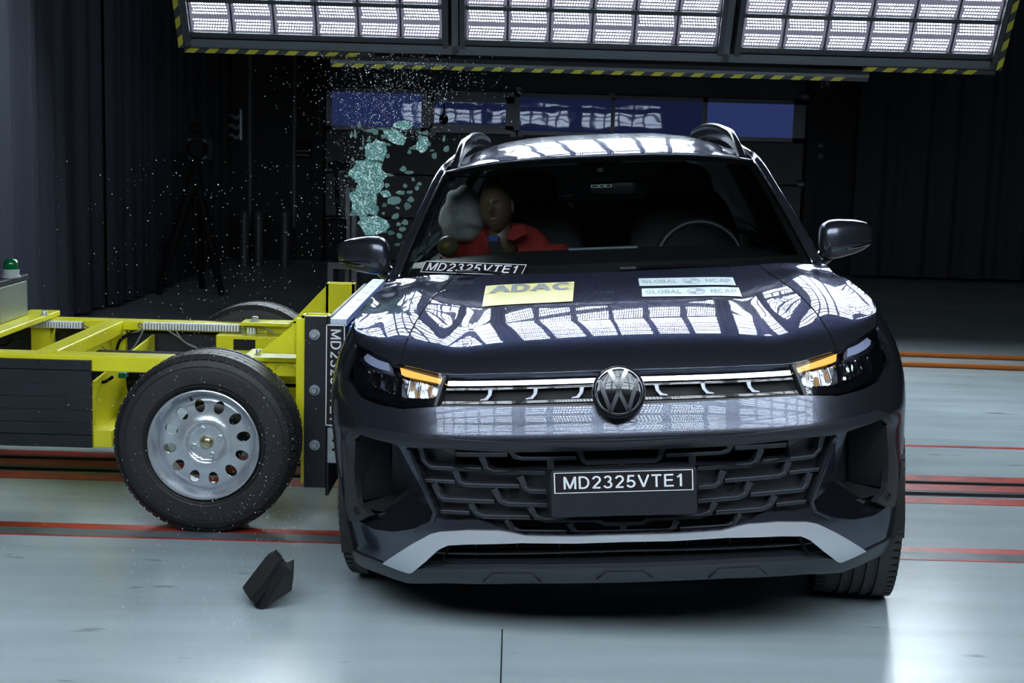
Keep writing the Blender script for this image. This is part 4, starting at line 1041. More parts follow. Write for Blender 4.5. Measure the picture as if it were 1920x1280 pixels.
# ------------------------------------------------------------------ THE TROLLEY
TX, TY = -2.2, 5.95
tr_ = empty('trolley', (TX, TY, 0), 'yellow steel barrier trolley with large grey wheels pushed against the side of the SUV', 'trolley')
def tp(name, mb, m, parent=None, **k):
    mb = local(tr_, mb); return obj(name, mb, m, parent or tr_, **k)
def X(px, Y, py=700): return W(px, py, Y).x
def Z(px, py, Y): return W(px, py, Y).z
YN0, YN1, YF0, YF1 = 5.50, 5.60, 6.55, 6.65
zt = Z(200, 667, YN0); zb_ = Z(200, 697, YN0)
XL = -4.6
xr = X(556, YN0)
tp('side_rail', MB().box((XL, YN0, zb_), (xr, YN1, zt)), 'yellow', bevel=.006)
tp('side_rail', MB().box((XL, YF0, Z(280, 620, YF0)), (X(560, YF0), YF1, zt)), 'yellow', bevel=.006)
zl0, zl1 = Z(190, 839, YN0), Z(190, 806, YN0)
tp('lower_rail', MB().box((XL, YN0, zl0), (X(208, YN0), YN1, zl1)), 'yellow', bevel=.005)
tp('lower_rail', MB().box((XL, YF0, zl0), (X(560, YF0), YF1, zl1)), 'yellow', bevel=.005)
# cross members
def cross(xa, xb, z0, z1, nm='cross_member'):
    tp(nm, MB().box((xa, YN1 - .005, z0), (xb, YF0 + .005, z1)), 'yellow', bevel=.006)
c0 = X(78, 5.6, 660); c1 = X(118, 5.6, 660)
cross(c0 - .02, c1 - .02, zt - .062, zt + .001)
cross(X(175, 5.6), X(232, 5.6), zl0, zl0 + .05)
xb0 = W(0, 640, 5.85).x - .10
tp('raised_beam', MB().box((-2.335, 5.45, zt + .003), (-2.19, 6.66, zt + .03)), 'yellow', bevel=.006)
for xx, y0 in ((-2.30, YN0), (-2.30, YF0)):
    tp('upright', MB().box((xx, y0 + .01, zl1), (xx + .09, y0 + .09, zt)), 'yellow')
tp('upright', MB().box((X(207, YF0), YF0 + .01, zl1), (X(234, YF0), YF0 + .09, zt - .01)), 'yellow', bevel=.004)
tp('upright', MB().box((X(175, YF0) - .1, YF0 + .01, zl1), (X(207, YF0), YF0 + .02, zt - .09)), 'yellow')
bx = W(183, 700, YN1).x
tp('gusset', MB().prism([(X(172, YN1), YN1, Z(172, 715, YN1)), (X(172, YN1), YN1, Z(172, 805, YN1)), (X(172, YN1), YF0, zl0 + .02), (X(172, YN1), YF0, zt - .06)], (.012, 0, 0)), 'yellow')
# black side boards, in strips
zs = [Z(100, y, YN0) for y in (672, 691.5, 717, 741, 765, 789, 812, 836)]
for i in range(7):
    tp('board_strip', MB().box((XL, YN0 - .022, zs[i + 1] + .0015), (X(173, YN0), YN0 - .001, zs[i] - .0015)), 'blackboard', bevel=.0015)
tp('side_board', MB().box((XL, YF1 + .02, zl0), (X(410, YF0), YF1 + .03, zt - .05)), 'blackboard', label='far black side board')
for px in (80, 166): tp('screw_head', MB().sphere((X(px, YN0), YN0 - .024, Z(px, 677, YN0)), (.010, .005, .006), 12, 8), 'blackboard', smooth=180)
for px, py in ((181, 681), (181, 817)): tp('bolt_hole', MB().lathe([(0, -.001), (.005, -.001), (.005, .001)], (X(px, YN0), YN0, Z(px, py, YN0)), (0, -1, 0), 10), 'black')
# cable duct along the far rail: ribbed segments
def duct(x0, x1, zc, n):
    for i in range(n):
        a = lerp(x0, x1, i / n); w_ = (x1 - x0) / n
        tp('duct_rib', MB().box((a, YF0 - .035, zc - .016), (a + w_ * .55, YF0 - .001, zc + .016)), 'white')
    tp('duct_core', MB().box((x0, YF0 - .028, zc - .012), (x1, YF0 - .001, zc + .012)), 'cable')
zd_ = Z(300, 609, YF0) 
duct(X(60, YF0, 609), X(158, YF0, 609), Z(110, 607, YF0), 19)
duct(X(272, YF0, 609), X(452, YF0, 609), Z(340, 611, YF0), 33)
duct(X(466, YF0, 609), X(482, YF0, 609), Z(470, 618, YF0), 3)
def cable(pts, m='cable', r=.004, Y=YF0 - .03, nm='cable'):
    tp(nm, MB().tube(spline([W(x, y, yy if (yy := (p[2] if len(p) > 2 else Y)) else Y) for p in pts for x, y in [p[:2]]], 5), r, 6), m, smooth=180)
cable([(158, 610), (172, 617), (190, 630)]); cable([(272, 612), (262, 606), (260, 612), (268, 616), (255, 622), (230, 628)])
cable([(270, 616), (262, 632), (250, 652), (236, 664)]); cable([(310, 616), (335, 632), (352, 645), (368, 652)]); cable([(330, 620), (345, 640), (366, 650), (372, 656)])
cable([(452, 618), (462, 628), (480, 632), (505, 637)]); cable([(452, 620), (460, 640), (452, 655), (446, 664)]); cable([(452, 616), (478, 612), (500, 616), (518, 628)])
cable([(426, 618), (416, 628), (418, 642), (426, 656)]); cable([(486, 616), (490, 632), (468, 650), (450, 662)]); cable([(470, 632), (478, 640), (462, 652)])
cable([(190, 648), (205, 662), (222, 672)], r=.003); cable([(0, 647), (12, 646), (22, 634)], 'equip', .005); cable([(172, 714), (195, 716), (212, 706)], 'equip', .007, YN1 + .1)
cable([(218, 662), (224, 640), (240, 627), (262, 625)], 'equip', .008)
tp('connector', MB().box((X(221, 5.7), 5.7, Z(221, 709, 5.7)), (X(235, 5.7), 5.75, Z(221, 699, 5.7))), 'teal', bevel=.003)
tp('valve_block', MB().box((X(236, 5.75), 5.75, Z(240, 714, 5.75)), (X(262, 5.75), 5.85, Z(240, 698, 5.75))), 'equip', bevel=.005)
tp('air_tank', MB().lathe([(0, -.32), (.08, -.32), (.10, -.29), (.10, .29), (.08, .32), (0, .32)], (X(322, 6.3), 6.15, Z(320, 690, 6.3)), (1, 0, 0), 28), 'equip', smooth=40)
# suspension box and axle
tp('axle_box', MB().box((X(413, YF0), YF0 - .10, Z(420, 668, YF0 - .1)), (X(556, YF0), YF0 - .02, Z(420, 628, YF0 - .1))), 'yellow', bevel=.006)
tp('axle', MB().tube([(-1.17, 5.30, .345), (-1.2, 6.8, .345)], .035, 16), 'equip', smooth=60)
tp('axle', MB().tube([(-4.1, 5.30, .345), (-4.1, 6.8, .345)], .035, 16), 'equip', smooth=60)
zA = Z(500, 672, YN0)
tp('suspension_plate', MB().box((X(455, YN0), YN0 - .02, zA - .01), (X(560, YN0), YN1 + .1, zA + .008)), 'yellow', bevel=.003)
tp('suspension_arm', MB().box((X(488, YN1), YN1 + .02, Z(500, 720, YN1)), (X(558, YN1), YN1 + .12, Z(500, 682, YN1))), 'yellow', bevel=.006)
tp('suspension_arm', MB().box((X(500, YN1), YN1 + .3, Z(500, 752, YN1)), (X(560, YN1), YN1 + .4, Z(500, 705, YN1))), 'yellow', bevel=.006)
tp('mount_plate', MB().box((X(455, YF0), YF0 - .06, zt + .001), (X(546, YF0), YF0 + .07, zt + .018)), 'yellow', bevel=.004)
def bolt(p, r=.016, ax=(0, 0, 1)):
    ax = V(ax); p = V(p)
    tp('bolt', MB().lathe([(0, .022), (r * .8, .022), (r, .018), (r, .004), (r * 1.6, .004), (r * 1.6, 0)], p, ax, 6 if False else 16), 'galv', smooth=35)
bolt((X(478, YF0), YF0, zt + .018)); bolt((X(83, 6.3, 584), 6.3, zt + .05), .012); bolt((X(480, YN0, 668), YN0 + .05, zA + .008), .010)
tp('access_opening', MB().box((X(446, YF0), YF0 - .104, Z(460, 656, YF0 - .1)), (X(486, YF0), YF0 - .101, Z(460, 636, YF0 - .1))), 'black')
tp('access_opening', MB().box((X(236, YF0), YF0 + .03, Z(320, 660, YF0)), (X(405, YF0), YF0 + .035, Z(320, 627, YF0))), 'blackboard')
# front upright frames with gussets (near and far)
def front_post(Yp, x_post0, x_post1, top, bot, gx, gz, near):
    tp('front_post', MB().box((x_post0, Yp, bot), (x_post0 + .012, Yp + .09, top)).box((x_post0, Yp, top - .012 * 0 - .14), (x_post1, Yp + .012, top)).box((x_post0, Yp + .08, bot), (x_post1, Yp + .092, top)).box((x_post1 - .012, Yp, bot), (x_post1, Yp + .09, top)), 'yellow')
    tp('gusset', MB().prism([(gx, Yp + .03, gz), (x_post0, Yp + .03, top - .01), (x_post0, Yp + .03, gz)], (0, .045, 0)), 'yellow', bevel=.002)
YPn = 5.36
xp0 = X(565, YPn, 700); xp1 = X(617, YPn, 700); ztop = Z(590, 592, YPn)
front_post(YPn, xp0, xp1, ztop, Z(570, 905, YPn), X(481, YPn, 663), Z(481, 664, YPn), True)
tp('post_flange', MB().box((X(555, YPn), YPn - .004, Z(560, 862, YPn)), (X(571, YPn), YPn + .012, Z(560, 596, YPn))), 'yellow', bevel=.002)
YPf = 6.62
front_post(YPf, X(611, YPf, 560), X(664, YPf, 560), Z(630, 532, YPf), Z(570, 905, YPn), X(545, YPf, 602), Z(545, 604, YPf), False)
tp('cross_plate', MB().box((xp0 + .03, YPn + .1, Z(570, 780, YPn)), (xp0 + .045, YPf, Z(570, 640, YPn))), 'yellow')
tp('cross_beam', MB().box((xp0 - .03, YPn + .1, zt - .25), (xp0 + .03, YPf, zt - .15)), 'yellow', bevel=.004)
tp('bracket', MB().box((X(505, 5.9), 5.9, Z(520, 790, 5.9)), (X(560, 5.9), 6.0, Z(520, 690, 5.9))), 'yellow', bevel=.004)
YB = YPn - .02
tp('face_plate', MB().box((X(571, YB), YB, Z(590, 914, YB)), (X(612, YB), YB + .018, Z(590, 593, YB))), 'blackboard', bevel=.002)
tp('rear_plate', MB().box((X(611, YB), YB + .012, Z(610, 930, YB)), (X(617, YB), YPf + .05, Z(610, 596, YB))), 'blackboard', bevel=.001)
for py in (627, 731, 834): bolt((X(590, YB, py), YB, Z(590, py, YB)), .013, (0, -1, 0))
# barrier: galvanised backing, pale channel, blue block, label
xg0 = X(617, YB); xg1 = X(651, YB); zB0 = Z(630, 870, YB); zB1 = Z(630, 599, YB)
tp('barrier_backing', MB().box((xg0, YB + .02, zB0), (xg1 - .03, YPf + .2, zB1)), 'galv', label='galvanised backing sheet')
tp('end_bracket', MB().box((xg0 - .004, YB + .004, Z(630, 868, YB)), (xg1 - .004, YB + .018, Z(630, 803, YB))), 'galv')
for py in (826, 843): tp('bracket_hole', MB().lathe([(0, .0005), (.006, .0005), (.006, -.001)], (X(625, YB, py), YB + .003, Z(625, py, YB)), (0, -1, 0), 12), 'black')
zc1 = Z(640, 597, YPn)
tp('top_channel', MB().box((X(620, YPn, 597), YPn - .01, zc1 - .03), (X(651, YPn, 597), YPf + .32, zc1)), 'whitesteel', bevel=.003)
for k in range(6):
    yy = lerp(YPn + .1, YPf + .2, k / 5); tp('channel_slot', MB().box((X(632, YPn, 597), yy, zc1), (X(643, YPn, 597), yy + .05, zc1 + .0015)), 'galv')
xbA = X(652, YPn, 597); mb = MB(); n = 34
blk = []
for k in range(24):
    ya = lerp(YPn, YPf + .32, k / 24); yb = lerp(YPn, YPf + .32, (k + .92) / 24); dz = random.uniform(-.012, .004); xe = -.545 + random.uniform(-.01, .0)
    tp('crush_cell_row', MB().box((xbA + .004, ya, .33), (xe, yb, zc1 - .025 + dz)), 'blue', bevel=.003)
lbx0, lbx1 = X(611, YB), X(646, YB); lz0_, lz1_ = Z(630, 798, YB), Z(630, 608, YB)
tl = tp('barrier_label', MB().box((lbx0, YB - .002, lz0_), (lbx1, YB + .004, lz1_)), 'labelblack', label='black upright label reading MD2325VTE1')
lf = lambda x, y: V((lerp(lbx0, lbx1, y), YB - .0035, lerp(lz1_, lz0_, x))) - V((TX, TY, 0))
obj('label_lettering', border_mb(lf, .012, .05, text_mb('MD2325VTE1', lf, 0, .05, .95, .25, .8)), 'white', tl, weld=2)
# trolley wheels
def trolley_wheel(cx, cy, side, R=.345, label=None):
    c = V((cx, cy, R)); e = bpy.data.objects.new('wheel', None); COL.objects.link(e); e.parent = tr_; e.location = c - V((TX, TY, 0))
    if label: e['label'] = label
    rr = .198; w_ = .20
    t = obj('tyre', MB().lathe([(rr, -.08), (rr + .006, -.092), (.235, -.104), (.28, -.106), (.310, -.102), (.3105, -.099), (.322, -.094), (.334, -.086), (R - .003, -.076), (R, -.05), (R - .009, -.046), (R - .009, -.040), (R, -.036), (R, -.004), (R - .009, 0), (R, .004), (R, .036), (R - .009, .04), (R - .009, .046), (R, .05), (R - .003, .076), (.334, .086), (.31, .10), (.28, .106), (.235, .104), (rr, .08)], (0, 0, 0), (0, -side, 0), 120), 'rubber', e, smooth=30)
    lg_ = MB()
    for k in range(64):
        a = 2 * math.pi * k / 64; Rm = Matrix.Rotation(a, 4, 'Y')
        for q in (-1, 1):
            lg_.add([Rm @ V(p) for p in ((-.0125, q * .052, R - .004), (.0125, q * .052, R - .004), (.0125, q * .080, R - .003), (-.0125, q * .080, R - .003), (-.0125, q * .052, R + .002), (.0125, q * .052, R + .002), (.0125, q * .083, R - .001), (-.0125, q * .083, R - .001), (-.0125, q * .095, R - .018), (.0125, q * .095, R - .018), (-.0125, q * .1005, R - .019), (.0125, q * .1005, R - .019))],
                   [(0, 1, 5, 4), (4, 5, 6, 7), (7, 6, 11, 10), (10, 11, 9, 8), (0, 4, 7, 3), (3, 7, 10, 8), (1, 2, 6, 5), (2, 9, 11, 6)])
    obj('tread', lg_, 'rubber', e, kind='stuff')
    for rad in (.30, .225): obj('sidewall_rib', MB().tube([(rad * math.cos(a), -side * .1055, rad * math.sin(a)) for a in [2 * math.pi * i / 96 for i in range(96)]], .0016, 6, closed=True), 'rubber', e, smooth=180)
    prof = [(.0, .012), (.03, .012), (.045, .012), (.066, .012), (.072, .006), (.078, .0), (.086, -.001), (.100, .004), (.120, .008), (.160, .010), (.176, .018), (.186, .028), (.192, .032)]
    def fm(x, z):
        r = math.hypot(x, z); d = interp(prof, r); g = (interp(prof, r + .001) - interp(prof, r - .001)) / .002; q = V((x, 0, z)).normalized() if r > 1e-6 else V((0, 0, 0))
        return V((x, -side * (.060 - d), z)), (V((0, -side, 0)) + q * (g * 1.0)).normalized()
    circ = lambda cx_, cz_, ra, rb, ang, n: [(cx_ + ra * math.cos(t_) * math.cos(ang) - rb * math.sin(t_) * math.sin(ang), cz_ + ra * math.cos(t_) * math.sin(ang) + rb * math.sin(t_) * math.cos(ang)) for t_ in [2 * math.pi * i / n for i in range(n)]]
    if side < 0: circ0 = circ; circ = lambda *a: circ0(*a)[::-1]
    holes = [circ(.142 * math.cos(a), .142 * math.sin(a), .026, .0195, a, 18) for a in [2 * math.pi * (i + .35) / 12 for i in range(12)]]
    ro = panel('rim_disc', circ(0, 0, .191, .191, 0, 72), 'steelwheel', holes=holes, rim=.006, step=.008, parent=e, fmap=fm)
    rg = MB().lathe([(.188, .030), (.190, .050), (.197, .070), (.203, .095), (.209, .1055), (.2105, .109), (.207, .111), (.202, .106), (.197, .085), (.190, .074), (.186, .060), (.188, .030), (.186, -.08), (.2, -.09)], (0, 0, 0), (0, -side, 0), 96)
    obj('rim_ring', rg, 'steelwheel', ro, smooth=35)
    for i in range(4):
        a = math.radians(20 + 90 * i); p = V((.052 * math.cos(a), -side * .046, .052 * math.sin(a)))
        obj('wheel_bolt', MB().lathe([(0, .010), (.005, .010), (.006, .014), (.009, .014), (.010, .003), (.012, .002), (.012, 0)], p, (0, -side, 0), 14), 'galv', ro, smooth=35)
    obj('hub_cap', MB().lathe([(0, .020), (.012, .019), (.022, .013), (.027, .002), (.027, -.01)], (0, -side * .047, 0), (0, -side, 0), 32), 'brass', ro, smooth=60)
    obj('brake_drum', MB().lathe([(.0, .02), (.12, .02), (.13, .0), (.13, -.06)], (0, 0, 0), (0, -side, 0), 32), 'black', e, smooth=35)
    obj('valve', MB().tube([(-.05, -side * .075, .165), (-.052, -side * .09, .176)], .005, 8), 'black', e)
wc_ = W(381, 828, 5.09)
trolley_wheel(wc_.x, 5.20, 1, label='near front wheel with silver twelve-hole rim'); trolley_wheel(-1.26, 6.76, -1, label='far front wheel')
trolley_wheel(wc_.x - 3.0, 5.20, 1); trolley_wheel(-4.2, 6.76, -1)
# electrical box with beacon
x1 = X(52, 6.45, 560); zc0 = zt + .032; zcT = Z(52, 515, 6.45)
tb = tp('control_box', MB().box((x1 - .55, 6.10, zc0), (x1, 6.45, zcT - .025)), 'steel', bevel=.006, label='brushed steel control box')
obj('box_lid', local(tr_, MB().box((x1 - .56, 6.09, zcT - .025), (x1 + .003, 6.46, zcT + .002))), 'blackboard', tb, bevel=.003)
bp_ = W(21, 513, 6.3); bp_.z = zcT + .002
bo = tp('beacon', MB().lathe([(0, 0), (.042, 0), (.042, .008), (.036, .010), (.036, .038), (0, .038)], bp_, (0, 0, 1), 28), 'beaconbase', smooth=35, label='green warning beacon')
obj('beacon_dome', local(tr_, MB().lathe([(.034, .038), (.034, .062)] + [(.034 * math.cos(a), .062 + .026 * math.sin(a)) for a in [math.pi / 2 * i / 6 for i in range(1, 7)]], bp_, (0, 0, 1), 28)), 'green', bo, smooth=60)

# ------------------------------------------------------------------ rubber wheel chock on the floor
gp = GY(493, 1143); YC = gp.y
def cp(px, py, dy): return W(px, py, YC + dy)
A = cp(512, 1036, .06); B = cp(548, 1070, .02); C_ = cp(547, 1107, .0); D = cp(493, 1143, -.0); E_ = cp(479, 1138, .0); F_ = cp(459, 1110, .05); G_ = cp(454, 1101, .05); H_ = cp(497, 1045, .07)
K = cp(534, 1077, -.03); J = cp(480, 1133, -.015)
bk = V((-.005, .09, -.015))
e = empty('wheel_chock', V((D.x, D.y, 0)), 'black rubber wheel chock tipped on one corner on the floor before the trolley wheel', 'chock')
def loc(mb): return local(e, mb)
front = [H_, A, cp(524, 1050, .045), cp(470, 1127, .02), F_, G_]
obj('block', loc(MB().prism(front, bk)), 'chock', e, bevel=.003)
obj('block', loc(MB().prism([cp(524, 1051, .045), cp(531, 1062, .03), J, cp(466, 1122, .03)], bk * .98)), 'chock', e, bevel=.002)
obj('block', loc(MB().prism([cp(528, 1058, .015), B, K, D, E_, cp(476, 1132, .01)], bk)), 'chock', e, bevel=.003)
obj('end_face', loc(MB().prism([B, C_, D, K], V((-.01, .10, .01)))), 'chock', e, bevel=.003)

# ------------------------------------------------------------------ crash test dummy
dm = empty('crash_test_dummy', cw((0, 0, 0)) * 0 + cw((-.36, 2.3, .55)), 'brown-faced crash test dummy in a red suit leaning against the white airbag', 'crash dummy')
dloc = V(dm.location)
hc_ = cw(CW(931, 388, 2.16)); 
def headf(q, d):
    x, y, z = d.x, d.y, d.z; r = V((d.x * .070, d.y * .092, d.z * .118))
    if z < 0: r.x *= 1 - .28 * z * z; r.y *= 1 - .12 * z * z
    if y < 0:
        f = -y
        r.y -= .020 * math.exp(-((x / .13) ** 2 + ((z + .10) / .17) ** 2)) * (1 + .5 * (z < 0)) * f     # nose
        r.y += .010 * math.exp(-(((abs(x) - .36) / .17) ** 2 + ((z - .07) / .09) ** 2))                  # eye sockets
        r.y -= .004 * math.exp(-(((abs(x) - .36) / .11) ** 2 + ((z - .05) / .05) ** 2))                  # eyes
        r.y -= .007 * math.exp(-(((z - .22) / .09) ** 2)) * (abs(x) < .65)                               # brow
        r.y -= .006 * math.exp(-((x / .28) ** 2 + ((z + .50) / .05) ** 2)) + .006 * math.exp(-((x / .26) ** 2 + ((z + .62) / .05) ** 2))   # lips
        r.y += .007 * math.exp(-((x / .30) ** 2 + ((z + .56) / .025) ** 2)) + .006 * math.exp(-((x / .2) ** 2 + ((z + .40) / .06) ** 2))
        r.y -= .010 * math.exp(-((x / .3) ** 2 + ((z + .85) / .14) ** 2))                                # chin
    return r
Rh = Euler((math.radians(-4), math.radians(-8), math.radians(-14))).to_matrix()
hb = MB().sphere((0, 0, 0), 1, 72, 56, fn=headf)
for s in (-1, 1): hb.sphere((s * .071, .01, -.005), (.008, .018, .03), 12, 8)
hb.tube([(0, .02, -.08), (0, .035, -.14), (.01, .05, -.20)], [.048, .05, .06], 16)
# torso, shoulders, arms and lap as one surface joined to the neck
hb.v = [tuple(hc_ + Rh @ V(p) - dloc) for p in hb.v]
ct_ = cw(CW(950, 470, 2.24)) + V((0, .06, -.14))
tb_ = MB().sphere(ct_ - dloc, 1, 40, 28, fn=lambda q, d: V((math.copysign(abs(d.x) ** .8, d.x) * (.17 + .02 * d.z), d.y * .09, math.copysign(abs(d.z) ** .75, d.z) * .235)))
body = MB(); body.add(hb.v, hb.f); body.add([tuple(V(p) * 1.0) for p in tb_.v], tb_.f)
for s in (-1, 1):
    sh = ct_ + V((s * .21, 0, .13)); el = ct_ + V((s * .25, -.10, -.14)); ha = ct_ + V((s * .14, -.36, -.22))
    body.tube([p - dloc for p in spline([sh, el, ha], 5)], [.062, .06, .055, .052, .05, .048, .044, .04, .036, .03, .028], 14)
    kn = ct_ + V((s * .12, -.48, -.34)); body.tube([p - dloc for p in (ct_ + V((s * .1, 0, -.26)), ct_ + V((s * .11, -.25, -.30)), kn, kn + V((0, -.05, -.35)))], [.10, .085, .07, .055], 14)
obj('body', body, 'skin', dm, smooth=180)
sb_ = MB().sphere(ct_ - dloc, 1, 48, 32, fn=lambda q, d: V((math.copysign(abs(d.x) ** .7, d.x) * (.232 + .012 * d.z) , d.y * .135 - .006 * math.sin(9 * d.x + 3 * d.z), math.copysign(abs(d.z) ** .7, d.z) * .262 - .035 * abs(d.x) ** 2 * (d.z > 0))))
sb_.f = [f for f in sb_.f if sum(sb_.v[i][2] for i in f) / 4 + dloc.z < ct_.z + .262]
shirt = obj('suit', sb_, 'shirt', dm, smooth=180, label='red fabric suit')
for s in (-1, 1):
    sh = ct_ + V((s * .20, 0, .145)); el = ct_ + V((s * .265, -.11, -.14))
    obj('sleeve', MB().tube([p - dloc for p in (sh, sh.lerp(el, .5), el)], [.080, .076, .070], 18), 'shirt', shirt, smooth=180)
def flap(pts, Yv):
    return MB().prism([cw(CW(x, y, v)) - dloc for x, y, v in pts], (0, .012, .004))
obj('collar', flap([(948, 446, 2.09), (962, 424, 2.12), (982, 420, 2.17), (990, 436, 2.13), (962, 452, 2.07)], 0), 'shirt', shirt, bevel=.006)
obj('collar', flap([(901, 438, 2.12), (905, 432, 2.14), (914, 446, 2.08), (915, 468, 2.06), (904, 456, 2.09)], 0), 'shirt', shirt, bevel=.006)
p = cw(CW(926, 447, 2.09)); obj('neck_load_cell', MB().box(p - dloc - V((.025, 0, .02)), p - dloc + V((.02, .02, .012))), 'navy', dm, bevel=.004)
vp = [cw(CW(x, y, 2.085)) - dloc for x, y in ((916, 452), (934, 452), (952, 492), (926, 492))]
obj('suit_opening', MB().prism(vp, (0, .02, 0)), 'black', shirt)
tgt = [cw(CW(x, y, 2.07)) - dloc for x, y in ((958, 481), (965, 473), (972, 481))]
obj('target_mark', MB().prism(tgt, (0, .01, 0)), 'white', shirt)
bl = cw(CW(840, 462, 2.05)); 
bso = obj('shoulder_ball', MB().sphere(bl - dloc, .047, 32, 20), 'ball', dm, smooth=180, label='round olive-brown ball with yellow mark')
obj('ball_mark', MB().lathe([(0, .0035), (.010, .002), (.012, 0)], bl - dloc + V((-.008, -.0463, .010)), (-.17, -.98, .2), 20), 'dotyellow', bso)

# ------------------------------------------------------------------ flying glass
def shard_mesh(w_, h_, n, seed, jag=.25, thick=.004, bend=.1):
    r = random.Random(seed); pts = []
    for i in range(n):
        a = 2 * math.pi * i / n; k = 1 + r.uniform(-jag, jag) ; pts.append((w_ / 2 * k * math.cos(a), h_ / 2 * k * math.sin(a)))
    mb = MB(); c = len(pts)
    vs = [(0, bend * w_, 0)] + [(x, bend * (x * x + z * z) / max(w_, h_) * 2, z) for x, z in [(p[0] * .55, p[1] * .55) for p in pts]] + [(x, -bend * (x * x + z * z) / max(w_, h_), z) for x, z in pts]
    t = (0, thick, 0); m_ = len(vs); vs2 = [tuple(V(p) + V(t)) for p in vs]; fs = []
    for i in range(n):
        j = (i + 1) % n; fs += [(0, 1 + i, 1 + j), (1 + i, 1 + n + i, 1 + n + j, 1 + j)]
        fs += [(m_, m_ + 1 + j, m_ + 1 + i), (m_ + 1 + i, m_ + 1 + j, m_ + 1 + n + j, m_ + 1 + n + i), (1 + n + i, m_ + 1 + n + i, m_ + 1 + n + j, 1 + n + j)]
    return mb.add(vs + vs2, fs)
big = [ # px, py, w px, h px, depth, tilt, label
 (693, 330, 68, 60, 5.75, 0, 'large ragged sheet of crazed teal glass beside the door window strip, upper half', 22),
 (684, 378, 62, 62, 5.70, 10, 'large ragged sheet of crazed teal glass just above the left mirror pillar, middle', 20),
 (707, 283, 44, 40, 5.80, 20, 'folded clump of teal glass at the top of the flying sheet', 16),
 (699, 304, 26, 26, 5.82, 0, 'narrow neck of teal glass joining the flying sheets', 12),
 (703, 424, 56, 34, 5.60, 0, 'flat pale teal glass sheet hovering right above the left door mirror', 9),
 (741, 256, 40, 22, 5.85, 25, 'curved leaf of teal glass in front of the door windows', 10),
 (757, 236, 36, 16, 5.85, 0, 'small teal glass leaf against the window reflections', 9),
 (792, 272, 22, 30, 5.80, 30, 'crumbling teal glass piece left of the roof rail', 12),
 (723, 363, 22, 14, 5.65, 20, 'leaf-shaped teal fragment right of the large sheet', 8)]
for i, (px, py, wp, hp, Yd, ti, lb, n) in enumerate(big):
    k = Yd / FPX; mb = shard_mesh(wp * k, hp * k, n, 30 + i, jag=.22 if n > 10 else .3, bend=.08)
    o = obj('glass_shard', mb, 'shard', label=lb, cat='glass shard', group='flying window glass'); o.location = W(px, py, Yd)
    o.rotation_euler = (math.radians(random.uniform(-25, 5)), math.radians(ti), math.radians(random.uniform(-30, 30)))
o = bpy.data.objects
small = [(728, 328, 28, 6), (757, 316, 14, 10), (768, 323, 17, 6), (725, 348, 10, 10), (706, 390, 8, 12), (733, 378, 12, 12), (751, 361, 17, 7), (769, 360, 12, 6), (760, 348, 9, 9), (771, 373, 14, 10), (740, 375, 26, 14), (763, 387, 14, 16), (745, 389, 10, 5), (721, 385, 8, 8), (741, 405, 16, 10), (719, 400, 6, 6), (748, 420, 10, 8), (760, 416, 14, 10), (755, 429, 14, 8), (732, 437, 14, 10), (748, 441, 12, 12), (757, 455, 8, 6), (745, 458, 12, 6), (722, 432, 10, 10), (670, 310, 14, 6), (666, 250, 6, 16), (659, 253, 4, 10), (673, 236, 8, 12), (702, 246, 14, 14), (722, 243, 26, 4), (692, 246, 12, 4), (722, 255, 14, 8), (729, 271, 10, 5), (782, 273, 20, 4), (774, 278, 14, 4), (788, 258, 12, 10), (801, 268, 14, 12), (810, 282, 8, 4), (837, 279, 12, 10), (815, 292, 10, 12), (833, 260, 6, 14), (768, 284, 8, 8), (727, 292, 8, 8), (677, 278, 8, 6), (661, 299, 6, 6), (662, 372, 12, 12), (664, 398, 16, 14), (698, 398, 10, 8), (675, 401, 12, 10), (787, 344, 10, 6), (782, 352, 8, 8), (707, 268, 6, 14), (785, 247, 8, 4), (681, 265, 3, 20), (797, 249, 14, 6), (650, 330, 8, 5), (775, 336, 6, 9), (692, 262, 9, 7)]
protos = []
for i in range(8):
    me_o = obj('glass_shard', shard_mesh(1, 1, 7, 90 + i, jag=.35, thick=.12, bend=.08), 'shard'); protos.append(me_o.data); bpy.data.objects.remove(me_o)
for i, (px, py, wp, hp) in enumerate(small):
    Yd = random.uniform(5.45, 6.0); k = Yd / FPX
    o = bpy.data.objects.new('glass_shard', protos[i % 8]); COL.objects.link(o); o.location = W(px, py, Yd)
    o.scale = (wp * k, .03, hp * k); o.rotation_euler = (random.uniform(-.4, .2), random.uniform(-.25, .25), random.uniform(-.4, .4))
    zn = ('before the door windows', 'window reflections') if py < 262 else (('touching the windscreen pillar outline', 'pillar') if px > 765 else (('just above the left door mirror', 'mirror') if py > 400 else (('left of the big crazed sheet', 'sheet') if px < 712 else ('right of the big crazed sheet', 'roof side'))))
    tagp(o, 'small teal glass fragment flying ' + zn[0], 'glass shard', 'small glass fragments ' + zn[0])
